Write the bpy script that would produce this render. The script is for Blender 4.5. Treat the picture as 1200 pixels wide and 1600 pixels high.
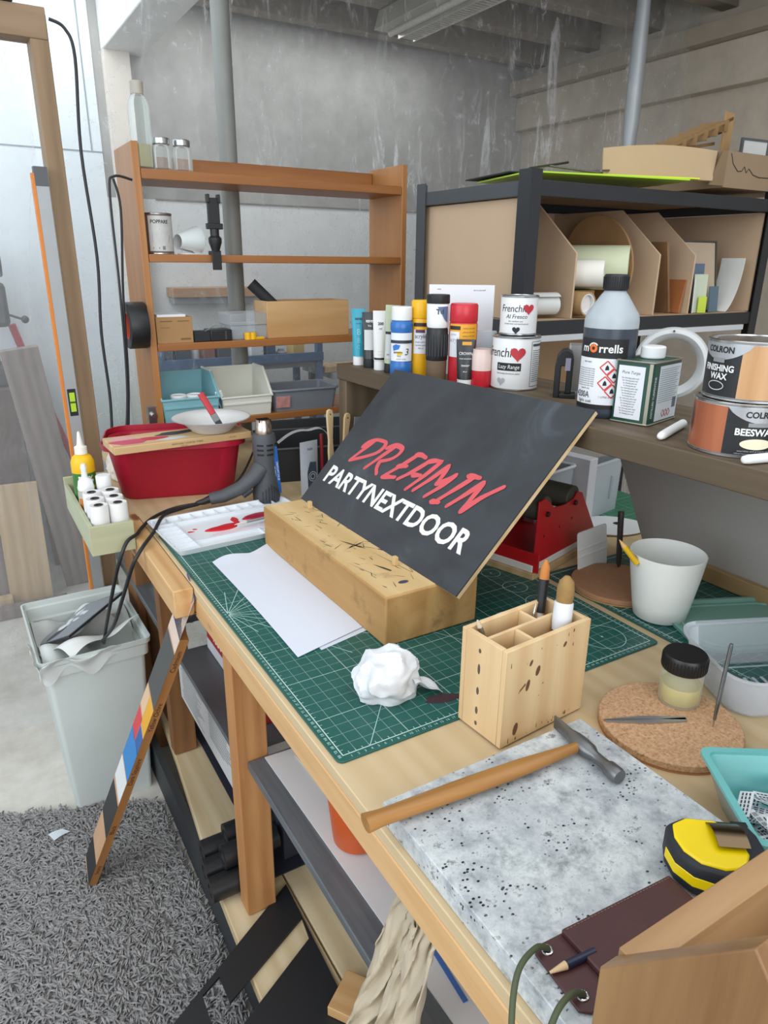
import bpy, bmesh, math, random
from mathutils import Vector, Matrix
random.seed(7)
for o in list(bpy.data.objects): bpy.data.objects.remove(o)
SC = bpy.context.scene
COL = SC.collection
TH = 86.0                       # bench top above the floor, cm
def W(x, y, z): return Vector((x/100, y/100, (z+TH)/100))   # bench coordinates (cm) -> world (m)

# ------------------------------------------------------------------ camera
cam = bpy.data.cameras.new('camera'); co = bpy.data.objects.new('camera', cam); COL.objects.link(co)
cam.sensor_fit = 'VERTICAL'; cam.sensor_height = 36; cam.lens = 36*1100/1600
cam.clip_start = .02; cam.clip_end = 60
yaw, pit, rol = math.radians(31.0), math.radians(19.63), math.radians(.59)
f = Vector((math.sin(yaw)*math.cos(pit), math.cos(yaw)*math.cos(pit), -math.sin(pit)))
r = Vector((math.cos(yaw), -math.sin(yaw), 0)); u = r.cross(f)
r2 = r*math.cos(rol)+u*math.sin(rol); u2 = -r*math.sin(rol)+u*math.cos(rol)
m = Matrix((r2, u2, -f)).transposed().to_4x4(); m.translation = W(-33.95, -66.07, 59.81)
co.matrix_world = m
SC.camera = co

# ------------------------------------------------------------------ daylight, lamps, exposure
wd = bpy.data.worlds.new('overcast_sky'); SC.world = wd; wd.use_nodes = True
bg = wd.node_tree.nodes['Background']; bg.inputs[0].default_value = (.86, .92, 1, 1); bg.inputs[1].default_value = .68
def area(name, loc, target, sx, sy, power, col):
    l = bpy.data.lights.new(name, 'AREA'); l.shape = 'RECTANGLE'; l.size = sx; l.size_y = sy; l.energy = power; l.color = col
    o = bpy.data.objects.new(name, l); COL.objects.link(o); o.location = W(*loc)
    o.rotation_euler = (W(*target)-W(*loc)).to_track_quat('-Z', 'Y').to_euler(); return o
area('skylight', (50, -20, 215), (45, 30, 0), 3.2, 2.2, 24, (1, .985, .96))
area('window_daylight', (-230, 0, 120), (40, 50, 0), 2.6, 1.9, 44, (.86, .93, 1))
area('workshop_daylight', (-70, 250, 150), (60, 330, 40), 1.8, 1.0, 15, (.86, .94, 1))  # unseen fill light, added behind the sheeting to brighten the white wall
area('rear_daylight', (110, 272, 161), (110, 306, -10), 2.0, .3, 9, (.95, .97, 1))  # added fill aimed at the back wall, no visible source
area('doorway_daylight', (-60, -290, 110), (60, 60, 10), 2.6, 2.0, 62, (.97, .98, 1))
SC.view_settings.view_transform = 'Standard'; SC.view_settings.look = 'None'
SC.view_settings.exposure = 0.0; SC.view_settings.gamma = 1.0; SC.view_settings.use_curve_mapping = False

# ------------------------------------------------------------------ materials
def lin(h):
    h = h.lstrip('#'); c = [int(h[i:i+2], 16)/255 for i in (0, 2, 4)]
    return tuple(v/12.92 if v <= .04045 else ((v+.055)/1.055)**2.4 for v in c)+(1,)
class NT:
    def __init__(s, name):
        s.m = bpy.data.materials.new(name); s.m.use_nodes = True; s.t = s.m.node_tree
        s.b = s.t.nodes['Principled BSDF']; s.out = s.t.nodes['Material Output']
        s._tc = None
    def n(s, typ, **k):
        q = s.t.nodes.new(typ)
        for a, b in k.items(): setattr(q, a, b)
        return q
    def l(s, a, b): s.t.links.new(a, b)
    def co(s, sc=(1, 1, 1), rot=(0, 0, 0), off=(0, 0, 0)):
        if s._tc is None: s._tc = s.n('ShaderNodeTexCoord')
        mp = s.n('ShaderNodeMapping'); mp.inputs['Scale'].default_value = sc; mp.inputs['Rotation'].default_value = rot; mp.inputs['Location'].default_value = off
        s.l(s._tc.outputs['Object'], mp.inputs['Vector']); return mp.outputs[0]
    def noise(s, scale, detail=4, rough=.55, co=None, dist=0):
        q = s.n('ShaderNodeTexNoise'); q.inputs['Scale'].default_value = scale; q.inputs['Detail'].default_value = detail
        q.inputs['Roughness'].default_value = rough; q.inputs['Distortion'].default_value = dist
        s.l(co if co is not None else s.co(), q.inputs['Vector']); return q.outputs[0]
    def ramp(s, v, stops, interp='LINEAR'):
        q = s.n('ShaderNodeValToRGB'); q.color_ramp.interpolation = interp
        e = q.color_ramp.elements
        while len(e) < len(stops): e.new(.5)
        for i, (p, c) in enumerate(stops):
            e[i].position = p; e[i].color = lin(c) if isinstance(c, str) else (c, c, c, 1)
        s.l(v, q.inputs[0]); return q.outputs[0]
    def math(s, op, a, b=None, c=None):
        q = s.n('ShaderNodeMath', operation=op)
        for i, v in enumerate((a, b, c)):
            if v is None: continue
            if isinstance(v, (int, float)): q.inputs[i].default_value = v
            else: s.l(v, q.inputs[i])
        return q.outputs[0]
    def mix(s, fac, a, b, mode='MIX'):
        q = s.n('ShaderNodeMix', data_type='RGBA', blend_type=mode)
        for i, v in ((0, fac), (6, a), (7, b)):
            if isinstance(v, str): q.inputs[i].default_value = lin(v)
            elif isinstance(v, (int, float)): q.inputs[i].default_value = v
            else: s.l(v, q.inputs[i])
        return q.outputs[2]
    def bump(s, v, strength=.3, dist=.002):
        q = s.n('ShaderNodeBump'); q.inputs['Strength'].default_value = strength; q.inputs['Distance'].default_value = dist
        s.l(v, q.inputs['Height']); s.l(q.outputs[0], s.b.inputs['Normal'])
    def set(s, **k):
        for a, v in k.items():
            i = s.b.inputs[a.replace('_', ' ')]
            if isinstance(v, str): i.default_value = lin(v)
            elif isinstance(v, (int, float, tuple)): i.default_value = v
            else: s.l(v, i)
        return s
_cache = {}
def plain(hexc, rough=.5, metal=0, var=.10, scale=14, bump=0, alpha=None, name=None, trans=0, coat=0):
    key = ('p', hexc, rough, metal, var, scale, bump, alpha, trans, coat)
    if key in _cache: return _cache[key]
    t = NT(name or 'paint_'+hexc.strip('#'))
    nz = t.noise(scale, 5)
    dark = tuple(v*(1-var*1.6) for v in lin(hexc)[:3])+(1,)
    lite = tuple(min(1, v*(1+var)) for v in lin(hexc)[:3])+(1,)
    q = t.n('ShaderNodeMix', data_type='RGBA'); q.inputs[6].default_value = dark; q.inputs[7].default_value = lite
    t.l(nz, q.inputs[0]); t.l(q.outputs[2], t.b.inputs['Base Color'])
    t.set(Roughness=rough, Metallic=metal)
    if trans: t.set(Transmission_Weight=trans, IOR=1.45)
    if coat: t.set(Coat_Weight=coat)
    if alpha is not None: t.set(Alpha=alpha)
    if bump: t.bump(t.noise(scale*6, 4), bump, .001)
    _cache[key] = t.m; return t.m
def wood(name, c1, c2, axis='y', scale=1.0, rough=.6, knots=False, knot='#5a3416', dirt=None):
    t = NT(name)
    st = {'x': (2.2, 26, 26), 'y': (26, 2.2, 26), 'z': (26, 26, 2.2)}[axis]
    co = t.co(tuple(v*scale for v in st))
    n1 = t.noise(1.3, 6, .6, co, .8)
    w = t.n('ShaderNodeTexWave', wave_type='BANDS', bands_direction={'x': 'Y', 'y': 'X', 'z': 'X'}[axis]); w.inputs['Scale'].default_value = .35
    w.inputs['Distortion'].default_value = 6; w.inputs['Detail'].default_value = 3; t.l(co, w.inputs['Vector'])
    fac = t.math('ADD', t.math('MULTIPLY', n1, .75), t.math('MULTIPLY', w.outputs[0], .25))
    c = t.ramp(fac, ((.25, c2), (.7, c1)))
    big = t.noise(3, 2, .5, t.co(tuple(v*.16*scale for v in st)))
    c = t.mix(t.math('MULTIPLY', t.ramp(big, ((.4, 0.), (.75, 1.))), .35), c, c2)
    if knots:
        v = t.n('ShaderNodeTexVoronoi'); v.inputs['Scale'].default_value = 1.0
        sv = {'x': (5, 14, 14), 'y': (14, 5, 14), 'z': (14, 14, 5)}[axis]
        t.l(t.co(sv), v.inputs['Vector'])
        c = t.mix(t.ramp(v.outputs['Distance'], ((.0, 1.), (.10, .9), (.17, 0.))), c, knot)
    if dirt:
        d = t.ramp(t.noise(16, 8, .7), ((.56, 0.), (.68, 1.)))
        c = t.mix(t.math('MULTIPLY', d, .55), c, dirt)
    t.set(Base_Color=c, Roughness=rough); t.bump(n1, .12, .001)
    return t.m
def clear(name, tint='#e8f0f4', haze=.2, rough=.15):
    """clear or frosted plastic film: mostly see-through with a glossy, hazy skin"""
    t = NT(name)
    tr = t.n('ShaderNodeBsdfTransparent'); tr.inputs[0].default_value = lin(tint)
    t.set(Base_Color=tint, Roughness=rough)
    mx = t.n('ShaderNodeMixShader')
    lw = t.n('ShaderNodeLayerWeight'); lw.inputs[0].default_value = .35
    fac = t.math('ADD', t.math('MULTIPLY', lw.outputs['Fresnel'], .5), haze)
    t.l(fac, mx.inputs[0]); t.l(tr.outputs[0], mx.inputs[1]); t.l(t.b.outputs[0], mx.inputs[2]); t.l(mx.outputs[0], t.out.inputs[0])
    return t.m
GLASS = clear('clear_glass', '#fafcfb', .05, .04)
CLEARP = clear('clear_plastic', '#eef3f6', .22, .25)
FROST = clear('frosted_plastic', '#e6eef2', .42, .45)
STEEL = plain('#b9bbbb', .3, 1, .08)
DSTEEL = plain('#6f7070', .38, 1, .12)
CHROME = plain('#d8d8d6', .16, 1, .03)
BLACK = plain('#1d1f21', .45)
MBLACK = plain('#26282a', .75)
WHITE = plain('#e9eceb', .5, var=.03)
WPAPER = plain('#e2e5e9', .7, var=.02)
INK = plain('#1b1b1d', .6, var=.03)
PINE = wood('pine', '#d3ac79', '#bd8c55', 'y', knots=True, knot='#7a4a22')
PINEX = wood('pine_across', '#e2bd8b', '#c9975c', 'x', knots=True, knot='#7a4a22')
PINEZ = wood('pine_upright', '#c8935c', '#a8713f', 'z')
PLY = wood('plywood_top', '#cdb791', '#c0a77e', 'y', .9, .62)
PLANK = wood('pale_plank', '#d9c7a3', '#c2aa80', 'y', .8, .7, True, '#8a6a44')
BOOKW = wood('orange_pine', '#a8703c', '#8f5a2c', 'x', .7, .42)
BOOKV = wood('orange_pine_upright', '#b8834e', '#a06b3a', 'z', .7, .42)
WALNUT = wood('dark_stained_plank', '#6f5f49', '#4f4231', 'y', .8, .6)
WALNUTZ = wood('dark_stained_upright', '#786751', '#574936', 'z', .8, .6)
BROWN = wood('brown_timber', '#94693f', '#7a5230', 'z', .8, .6)
POSTW = wood('post_timber', '#937a5c', '#7a6248', 'z', .8, .6)
MDF = plain('#b89c7c', .75, var=.06, scale=6)
CARD = plain('#b39b78', .8, var=.07, scale=8)
KRAFT = plain('#a98456', .8, var=.08, scale=8)

# ------------------------------------------------------------------ mesh builder (cm)
class MB:
    def __init__(s): s.bm = bmesh.new()
    def _v(s, p): return s.bm.verts.new(p)
    def face(s, pts):
        try: return s.bm.faces.new([s._v(p) for p in pts])
        except ValueError: return None
    def box(s, x0, x1, y0, y1, z0, z1, M=None):
        vs = [Vector((x, y, z)) for x in (x0, x1) for y in (y0, y1) for z in (z0, z1)]
        if M is not None: vs = [M @ v for v in vs]
        v = [s._v(p) for p in vs]
        for q in ((0, 1, 3, 2), (4, 6, 7, 5), (0, 4, 5, 1), (2, 3, 7, 6), (0, 2, 6, 4), (1, 5, 7, 3)):
            s.bm.faces.new([v[i] for i in q])
        return s
    def loft(s, rings, cap0=True, cap1=True, closed=True, wrap=False):
        R = [[s._v(p) for p in ring] for ring in rings]
        n = len(R[0])
        pairs = list(zip(R, R[1:]))+([(R[-1], R[0])] if wrap else [])
        for a, b in pairs:
            for i in range(n if closed else n-1):
                j = (i+1) % n
                try: s.bm.faces.new((a[i], a[j], b[j], b[i]))
                except ValueError: pass
        if not wrap:
            if cap0 and closed: s.bm.faces.new(R[0][::-1])
            if cap1 and closed: s.bm.faces.new(R[-1])
        return s
    def lathe(s, prof, seg=32, c=(0, 0, 0), M=None, cap0=True, cap1=True, sy=1):
        rings = []
        for (r, z) in prof:
            ring = []
            for i in range(seg):
                a = 2*math.pi*i/seg
                p = Vector((c[0]+max(r, .001)*math.cos(a), c[1]+max(r, .001)*math.sin(a)*sy, c[2]+z))
                ring.append(M @ p if M is not None else p)
            rings.append(ring)
        return s.loft(rings, cap0, cap1)
    def cyl(s, r, z0, z1, seg=32, c=(0, 0, 0), M=None): return s.lathe([(r, z0), (r, z1)], seg, c, M)
    def prism(s, poly, z0, z1, M=None):
        a = [Vector((x, y, z0)) for x, y in poly]; b = [Vector((x, y, z1)) for x, y in poly]
        if M is not None: a = [M @ p for p in a]; b = [M @ p for p in b]
        return s.loft([a, b])
    def tube(s, pts, r, seg=8, closed=False, flat=1.0):
        pts = [Vector(p) for p in pts]; n = len(pts); rings = []
        up = Vector((0, 0, 1)); prev = None
        for i, p in enumerate(pts):
            if closed: d = pts[(i+1) % n]-pts[i-1]
            else: d = pts[min(i+1, n-1)]-pts[max(i-1, 0)]
            d.normalize()
            if prev is None:
                a = d.cross(up) if abs(d.z) < .95 else d.cross(Vector((0, 1, 0)))
            else: a = prev-d*prev.dot(d)
            a.normalize(); prev = a; b = a.cross(d)
            rr = r[i] if isinstance(r, (list, tuple)) else r
            rings.append([p+a*rr*math.cos(2*math.pi*k/seg)+b*rr*flat*math.sin(2*math.pi*k/seg) for k in range(seg)])
        return s.loft(rings, wrap=closed)
    def grid(s, fn, nu, nv, thick=None):
        """surface fn(u,v)->point, optionally given a thickness along its normal"""
        P = [[Vector(fn(i/nu, j/nv)) for j in range(nv+1)] for i in range(nu+1)]
        def nrm(i, j):
            a = P[min(i+1, nu)][j]-P[max(i-1, 0)][j]; b = P[i][min(j+1, nv)]-P[i][max(j-1, 0)]
            q = a.cross(b); return q.normalized() if q.length else Vector((0, 0, 1))
        A = [[s._v(P[i][j]) for j in range(nv+1)] for i in range(nu+1)]
        for i in range(nu):
            for j in range(nv): s.bm.faces.new((A[i][j], A[i+1][j], A[i+1][j+1], A[i][j+1]))
        if thick:
            B = [[s._v(P[i][j]-nrm(i, j)*thick) for j in range(nv+1)] for i in range(nu+1)]
            for i in range(nu):
                for j in range(nv): s.bm.faces.new((B[i][j], B[i][j+1], B[i+1][j+1], B[i+1][j]))
            for i in range(nu):
                s.bm.faces.new((A[i][0], B[i][0], B[i+1][0], A[i+1][0])); s.bm.faces.new((A[i][nv], A[i+1][nv], B[i+1][nv], B[i][nv]))
            for j in range(nv):
                s.bm.faces.new((A[0][j], A[0][j+1], B[0][j+1], B[0][j])); s.bm.faces.new((A[nu][j], B[nu][j], B[nu][j+1], A[nu][j+1]))
        return s
    def sphere(s, c, r, seg=16, sc=(1, 1, 1)):
        c = Vector(c)
        return s.loft([[c+Vector((r*math.sin(math.pi*k/8)*math.cos(2*math.pi*i/seg)*sc[0], r*math.sin(math.pi*k/8)*math.sin(2*math.pi*i/seg)*sc[1], -r*math.cos(math.pi*k/8)*sc[2])) if 0 < k < 8
                      else c+Vector((.002*math.cos(2*math.pi*i/seg), .002*math.sin(2*math.pi*i/seg), -r*math.cos(math.pi*k/8)*sc[2])) for i in range(seg)] for k in range(9)])
    def build(s, name, mat, parent=None, loc=None, rz=0, bevel=0, smooth=35, normals=True, label=None):
        if normals: bmesh.ops.recalc_face_normals(s.bm, faces=s.bm.faces[:])
        for v in s.bm.verts: v.co *= .01
        me = bpy.data.meshes.new(name); s.bm.to_mesh(me); s.bm.free()
        if smooth:
            me.polygons.foreach_set('use_smooth', [True]*len(me.polygons)); me.set_sharp_from_angle(angle=math.radians(smooth))
        me.materials.append(mat)
        o = bpy.data.objects.new(name, me); COL.objects.link(o)
        if parent is not None:
            o.parent = parent
            if loc is not None: o.location = Vector(loc)/100
        else: o.location = W(*(loc or (0, 0, 0)))
        o.rotation_euler.z = math.radians(rz)
        if bevel:
            b = o.modifiers.new('bevel', 'BEVEL'); b.width = bevel/100; b.segments = 2; b.limit_method = 'ANGLE'; b.angle_limit = math.radians(40)
            b.harden_normals = False
        if label: o['label'] = label
        return o
def tag(o, label, cat, group=None, kind=None):
    o['label'] = label; o['category'] = cat
    if group: o['group'] = group
    if kind: o['kind'] = kind
    return o
def thing(name, loc, label, cat, rz=0, group=None, rot=None):
    o = bpy.data.objects.new(name, None); COL.objects.link(o); o.empty_display_size = .05
    o.location = W(*loc); o.rotation_euler = rot if rot else (0, 0, math.radians(rz))
    return tag(o, label, cat, group)
def struct(o): o['kind'] = 'structure'; return o
def bx(name, mat, dims, parent=None, bevel=0, loc=None, rz=0, label=None):
    return MB().box(*dims).build(name, mat, parent, loc, rz, bevel, label=label)
def copy_tree(o, parent=None):
    c = o.copy(); COL.objects.link(c)
    if parent is not None: c.parent = parent
    for ch in list(o.children): copy_tree(ch, c)
    return c

# lettering: glyph outlines taken from the built-in font, laid on a surface by a mapping (u, v) -> point
def text_uv(body, size, xs=1.0, bold=0, shear=0, align='CENTER'):
    cu = bpy.data.curves.new('txt', 'FONT'); cu.body = body; cu.size = 1; cu.align_x = align; cu.offset = bold; cu.shear = shear; cu.resolution_u = 3
    ob = bpy.data.objects.new('txt', cu); COL.objects.link(ob); bpy.context.view_layer.update()
    me = bpy.data.meshes.new_from_object(ob.evaluated_get(bpy.context.evaluated_depsgraph_get()))
    vs = [(v.co.x*size*xs, v.co.y*size) for v in me.vertices]; fs = [tuple(p.vertices) for p in me.polygons]
    bpy.data.objects.remove(ob); bpy.data.curves.remove(cu); bpy.data.meshes.remove(me)
    return vs, fs
def letters(name, lines, fn, mat, parent):
    """lines: (body, size, u, v[, xs, bold, shear, align]); all lines of one block become one mesh"""
    mb = MB()
    for L in lines:
        body, size, uu, vv = L[:4]; ex = L[4] if len(L) > 4 else {}
        vs, fs = text_uv(body, size, **ex)
        V = [mb._v(fn(a+uu, b+vv)) for a, b in vs]
        for q in fs:
            try: mb.bm.faces.new([V[i] for i in q])
            except ValueError: pass
    return mb.build(name, mat, parent, smooth=0, normals=False)
def on_plane(o, ud, vd, eps=.04):
    o, ud, vd = Vector(o), Vector(ud).normalized(), Vector(vd).normalized(); n = ud.cross(vd)
    return lambda a, b: o+ud*a+vd*b+n*eps
def on_cyl(r, a0, eps=.05, c=(0, 0)):
    a0 = math.radians(a0)
    return lambda a, b: Vector((c[0]+(r+eps)*math.cos(a0+a/r), c[1]+(r+eps)*math.sin(a0+a/r), b))
def patch(name, mat, parent, fn, u0, u1, v0, v1, nu=12, t=.03):
    """a printed label lying on a surface, a thin sheet bent to it"""
    return MB().grid(lambda a, b: fn(u0+(u1-u0)*a, v0+(v1-v0)*b), nu, 1).build(name, mat, parent, smooth=40, normals=False)
def poly_on(name, mat, parent, fn, polys, step=.5):
    """flat printed shapes, sliced so that they bend with the surface they lie on"""
    mb = MB()
    for p in polys: mb.face([(a, b, 0) for a, b in p])
    lo = min(a for p in polys for a, b in p); hi = max(a for p in polys for a, b in p)
    k = lo+step
    while k < hi:
        bmesh.ops.bisect_plane(mb.bm, geom=mb.bm.verts[:]+mb.bm.edges[:]+mb.bm.faces[:], plane_co=(k, 0, 0), plane_no=(1, 0, 0)); k += step
    for v in mb.bm.verts: v.co = fn(v.co.x, v.co.y)
    return mb.build(name, mat, parent, smooth=0, normals=False)
def rbar(a, b, w):
    """flat bar between two uv points"""
    a, b = Vector(a), Vector(b); d = (b-a).normalized(); n = Vector((-d.y, d.x))*w/2
    return [tuple(a-n), tuple(b-n), tuple(b+n), tuple(a+n)]
def rrect(w, d, r, n=5, cx=0, cy=0):
    out = []
    for sx, sy, a0 in ((1, 1, 0), (-1, 1, 90), (-1, -1, 180), (1, -1, 270)):
        for k in range(n+1):
            a = math.radians(a0+90*k/n); out.append((cx+sx*(w/2-r)+r*math.cos(a), cy+sy*(d/2-r)+r*math.sin(a)))
    return out
def tray(mb, secs, wall=.25, base=.25, n=5):
    """open container: secs = outer (w, d, radius, z[, cx, cy]) from the base up; inner skin follows"""
    def ring(w, d, r, z, cx=0, cy=0): return [Vector((x, y, z)) for x, y in rrect(w, d, r, n, cx, cy)]
    outer = [ring(*q) for q in secs]
    inner = [ring(q[0]-2*wall, q[1]-2*wall, max(q[2]-wall, .05), q[3], *q[4:]) for q in secs[::-1]]
    q = secs[0]; inner[-1] = ring(q[0]-2*wall, q[1]-2*wall, max(q[2]-wall, .05), q[3]+base, *q[4:])
    return mb.loft(outer+inner)
# ================================================================== the setting
def concrete(name, c1, c2, sc=2.0, rough=.85, stain=None, bump=.25):
    t = NT(name)
    c = t.ramp(t.math('ADD', t.math('MULTIPLY', t.noise(sc, 8, .62), .6), t.math('MULTIPLY', t.noise(sc*9, 6, .6), .4)), ((.35, c2), (.65, c1)))
    if stain:
        c = t.mix(t.math('MULTIPLY', t.ramp(t.noise(sc*.6, 6, .65), ((.5, 0.), (.66, 1.))), .7), c, stain)
    t.set(Base_Color=c, Roughness=rough); t.bump(t.noise(sc*22, 5), bump, .002); return t.m
FLOORM = concrete('floor_concrete', '#dedad0', '#b5afa3', 1.6, .8, '#8d8473')
struct(MB().box(-420, 420, -160, 305, -98, -86.6).build('floor', FLOORM))
WHITEWALL = concrete('white_painted_panel', '#dfe6e8', '#d3dbde', 1.0, .6, None, .08)
GREYWALL = concrete('grey_concrete_wall', '#a3a29d', '#83827d', 1.2, .85, '#a9a8a2', .2)
BEIGEWALL = concrete('beige_plaster_wall', '#bdb2a0', '#a2978a', 1.3, .85, '#93887a', .2)
struct(MB().box(38, 300, 305, 320, 86.4, 184).build('wall_back', GREYWALL))
struct(MB().box(38, 300, 305, 320, -86.6, 86.4).build('wall_back_lower', concrete('pale_lower_wall', '#dadcda', '#c8cac8', 1.2, .8, None, .15)))
wl = struct(MB().box(-420, 38, 304.6, 320, -86.6, 260).build('wall_back_painted', WHITEWALL))
struct(bx('trim_1', plain('#8d979b', .7), (-420, 38, 304.4, 304.7, 104.6, 105.2)))
struct(bx('trim_2', plain('#8d979b', .7), (33.2, 33.8, 304.4, 304.7, 105.2, 260)))
struct(bx('trim_3', plain('#77756f', .8), (60, 285, 304.6, 305.1, 86, 86.8)))
rw = struct(MB().box(285, 300, -60, 305, -86.6, 184).build('wall_right', BEIGEWALL))
struct(bx('trim_4', BEIGEWALL, (278, 286, -60, 304.6, 134, 152), bevel=.6))
struct(bx('trim_5', plain('#8a7c6c', .85, var=.2, scale=3), (284.5, 285.6, -60, 304.6, 104, 108)))
struct(bx('trim_6', plain('#9c9080', .85), (272, 286, -60, 304.6, 152, 159)))
CEILM = concrete('ceiling_boards', '#6f6356', '#574c40', 2.5, .9)
struct(bx('ceiling', CEILM, (38, 300, 70, 320, 184, 192)))
JOIST = concrete('joist_timber', '#958b7d', '#7a7064', 2.5, .85)
for k, y in enumerate((292, 252, 212, 172, 132, 92)):
    struct(bx('trim_%d' % (10+k), JOIST, (59, 285, y-4, y+4, 166, 184), bevel=.4))
struct(bx('trim_20', plain('#dcdcd8', .75, var=.05), (42, 59.5, 95, 305, 145, 184), bevel=.5))     # white soffit beam
struct(bx('trim_21', plain('#d6cec2', .8, var=.06), (42, 53, 300, 305, -86, 145)))

# fluorescent batten fitting under the joists
t = thing('ceiling_light', (162.5, 222, 157.5), 'long grey fluorescent light fitting with a ribbed louvre under the ceiling joists', 'light')
FIT = plain('#a39f94', .5)
MB().prism([(-11, 0), (11, 0), (8.4, 8), (-8.4, 8)], -34, 33.5, Matrix.Rotation(math.pi/2, 4, 'X')).build('housing', FIT, t, bevel=.3)
mb = MB()
for k in range(27): mb.box(2, 9.6, -32+k*2.4, -31.4+k*2.4, -1.6, 0)
mb.box(1.4, 2, -33, 33, -1.7, 0); mb.box(9.6, 10.2, -33, 33, -1.7, 0)
mb.build('louvre', plain('#d4d0c6', .35, .4), t)
MB().cyl(1.3, -31, 31, 16, M=Matrix.Translation((-4, 0, -.9)) @ Matrix.Rotation(math.pi/2, 4, 'X')).build('tube_lamp', plain('#b9b6ac', .4), t)

# ------------------------------------------------------------------ clear plastic sheeting hung from the frame
def sheeting(name, haze, streak, seed):
    t = NT(name)
    co = t.co((14, 14, 3.0), off=(seed, seed, seed))
    n1 = t.noise(1.0, 7, .7, co, 1.2)
    n2 = t.noise(26, 6, .75)
    patchy = t.ramp(t.noise(1.1, 3, .5, t.co((2.0, 2.0, 1.2), off=(seed*2, 3, seed))), ((.42, 0.), (.62, 1.)))
    s1 = t.math('MULTIPLY', t.ramp(n1, ((.53, 0.), (.63, 1.))), patchy)
    s2 = t.ramp(n2, ((.55, 0.), (.72, .75)))
    fac = t.math('ADD', t.math('ADD', t.math('MULTIPLY', s1, streak), t.math('MULTIPLY', s2, streak*.6)), haze)
    fac = t.math('MINIMUM', fac, .8)
    tr = t.n('ShaderNodeBsdfTransparent'); tr.inputs[0].default_value = (.97, .98, .99, 1)
    tl = t.n('ShaderNodeBsdfTranslucent'); tl.inputs[0].default_value = (.86, .89, .9, 1)
    t.set(Base_Color=(.84, .86, .87, 1), Roughness=.28, Specular_IOR_Level=.7)
    t.bump(t.math('ADD', n1, t.math('MULTIPLY', n2, .3)), .7, .012)
    a = t.n('ShaderNodeMixShader'); a.inputs[0].default_value = .45; t.l(t.b.outputs[0], a.inputs[1]); t.l(tl.outputs[0], a.inputs[2])
    q = t.n('ShaderNodeMixShader'); t.l(fac, q.inputs[0]); t.l(tr.outputs[0], q.inputs[1]); t.l(a.outputs[0], q.inputs[2])
    t.l(q.outputs[0], t.out.inputs[0]); return t.m
def wavy(x0, x1, z0, z1, amp, ph):
    def fn(a, b):
        x = x0+(x1-x0)*a
        return Vector((x, amp*(math.sin(x*.11+ph)+.5*math.sin(x*.31+2*ph))*(.35+.65*(1-b))+.5*math.sin(x*.9+ph+b*3), z0+(z1-z0)*b))
    return fn
SH1 = sheeting('sheeting_film', .12, .75, 2.0); SH2 = sheeting('sheeting_film_hazy', .18, .16, 5.0)
o = MB().grid(wavy(-1, 284, -86, 183, 1.0, .4), 150, 30).build('plastic_sheet', SH1, None, (0, 184, 0), normals=False)
tag(o, 'wrinkled clear plastic sheeting hung behind the orange bookcase', 'plastic sheet')
o = MB().grid(wavy(-110, -7, -86, 110, .8, 1.7), 60, 20).build('plastic_sheet', SH2, None, (0, 161, 0), normals=False)
tag(o, 'hazy clear plastic sheet in the doorway frame at the left', 'plastic sheet')

# door frame posts of the plastic enclosure
t = thing('door_frame', (-3.5, 155, -86), 'brown timber door frame holding the plastic sheet, left of the bookcase', 'frame')
MB().box(-2.2, 2.1, -3, 4.5, 0, 202).build('post', POSTW, t, bevel=.2)
MB().box(-110, 2.0, -3.2, 3.4, 196.5, 203.5).build('head_beam', wood('head_timber', '#9a8064', '#80684e', 'x', .8), t, bevel=.2)
MB().box(-62, -5, -4, 30, 203.6, 210).build('top_board', plain('#4a4d55', .8), t)
# conduit poles
mb = MB().cyl(2.9, -86, 176, 20, (52, 177, 0)); o = mb.build('pole', plain('#8b8f8a', .55, .1, .1), smooth=60); tag(o, 'grey round metal pole behind the bookcase', 'pole')
mb = MB().tube([(206.2, 150, z) for z in (-86, 60, 97, 100)]+[(206.2, 150, 112), (205.8, 150, 135), (205.6, 150, 160)], [2.1, 2.1, 2.1, 2.4, 3.0, 2.9, 2.2], 16)
o = mb.build('pole', plain('#a3a8aa', .45, .35, .12), smooth=60); tag(o, 'silver pole wrapped in film behind the black rack', 'pole')

# ------------------------------------------------------------------ the workshop beyond the sheeting
GREYPL = wood('weathered_plank', '#8d8078', '#6d615a', 'z', .8, .85)
TANPL = wood('tan_board', '#c6ab86', '#ab8f6b', 'z', .7, .8)
def lean(name, a, b, w, th, mat, label, cat='plank'):
    """a board leaning from foot a to head b, w wide along x"""
    a, b = Vector(a), Vector(b); d = b-a; L = d.length; d.normalize()
    xx = Vector((1, 0, 0)); xx = (xx-d*xx.dot(d)).normalized(); yy = d.cross(xx)
    M = Matrix((xx, yy, d)).transposed()
    o = MB().box(-w/2, w/2, -th/2, th/2, 0, L).build(name, mat, None, tuple(a), bevel=.2)
    o.rotation_euler = M.to_euler(); return tag(o, label, cat)
lean('plank', (0, 270, -86), (-12.5, 251, 26), 14, 3, GREYPL, 'long weathered grey plank leaning across the back corner')
lean('plank', (-22.5, 258, -86), (-21.5, 263.6, -32), 17, 2.4, TANPL, 'short pale board standing behind the hanging bin')
lean('plank', (-39.5, 262, -86), (-39.5, 266.5, -30), 18, 2.4, GREYPL, 'grey brown board at the left edge of the workshop floor')
lean('plank', (-4, 298, -86), (-6, 302, -16), 9, 2, wood('dull_board', '#9a8069', '#816a55', 'z', .8), 'narrow brown board half hidden behind the long grey plank')
o = bx('offcut', GREYPL, (-52, -9, 246, 252, -86.4, -82), bevel=.2); tag(o, 'timber offcut lying on the concrete floor by the leaning boards', 'offcut')
o = bx('offcut', TANPL, (-60, -30, 253, 258.5, -86.4, -80), bevel=.2); tag(o, 'pale stacked offcut lying behind the other offcut on the floor', 'offcut')
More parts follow.
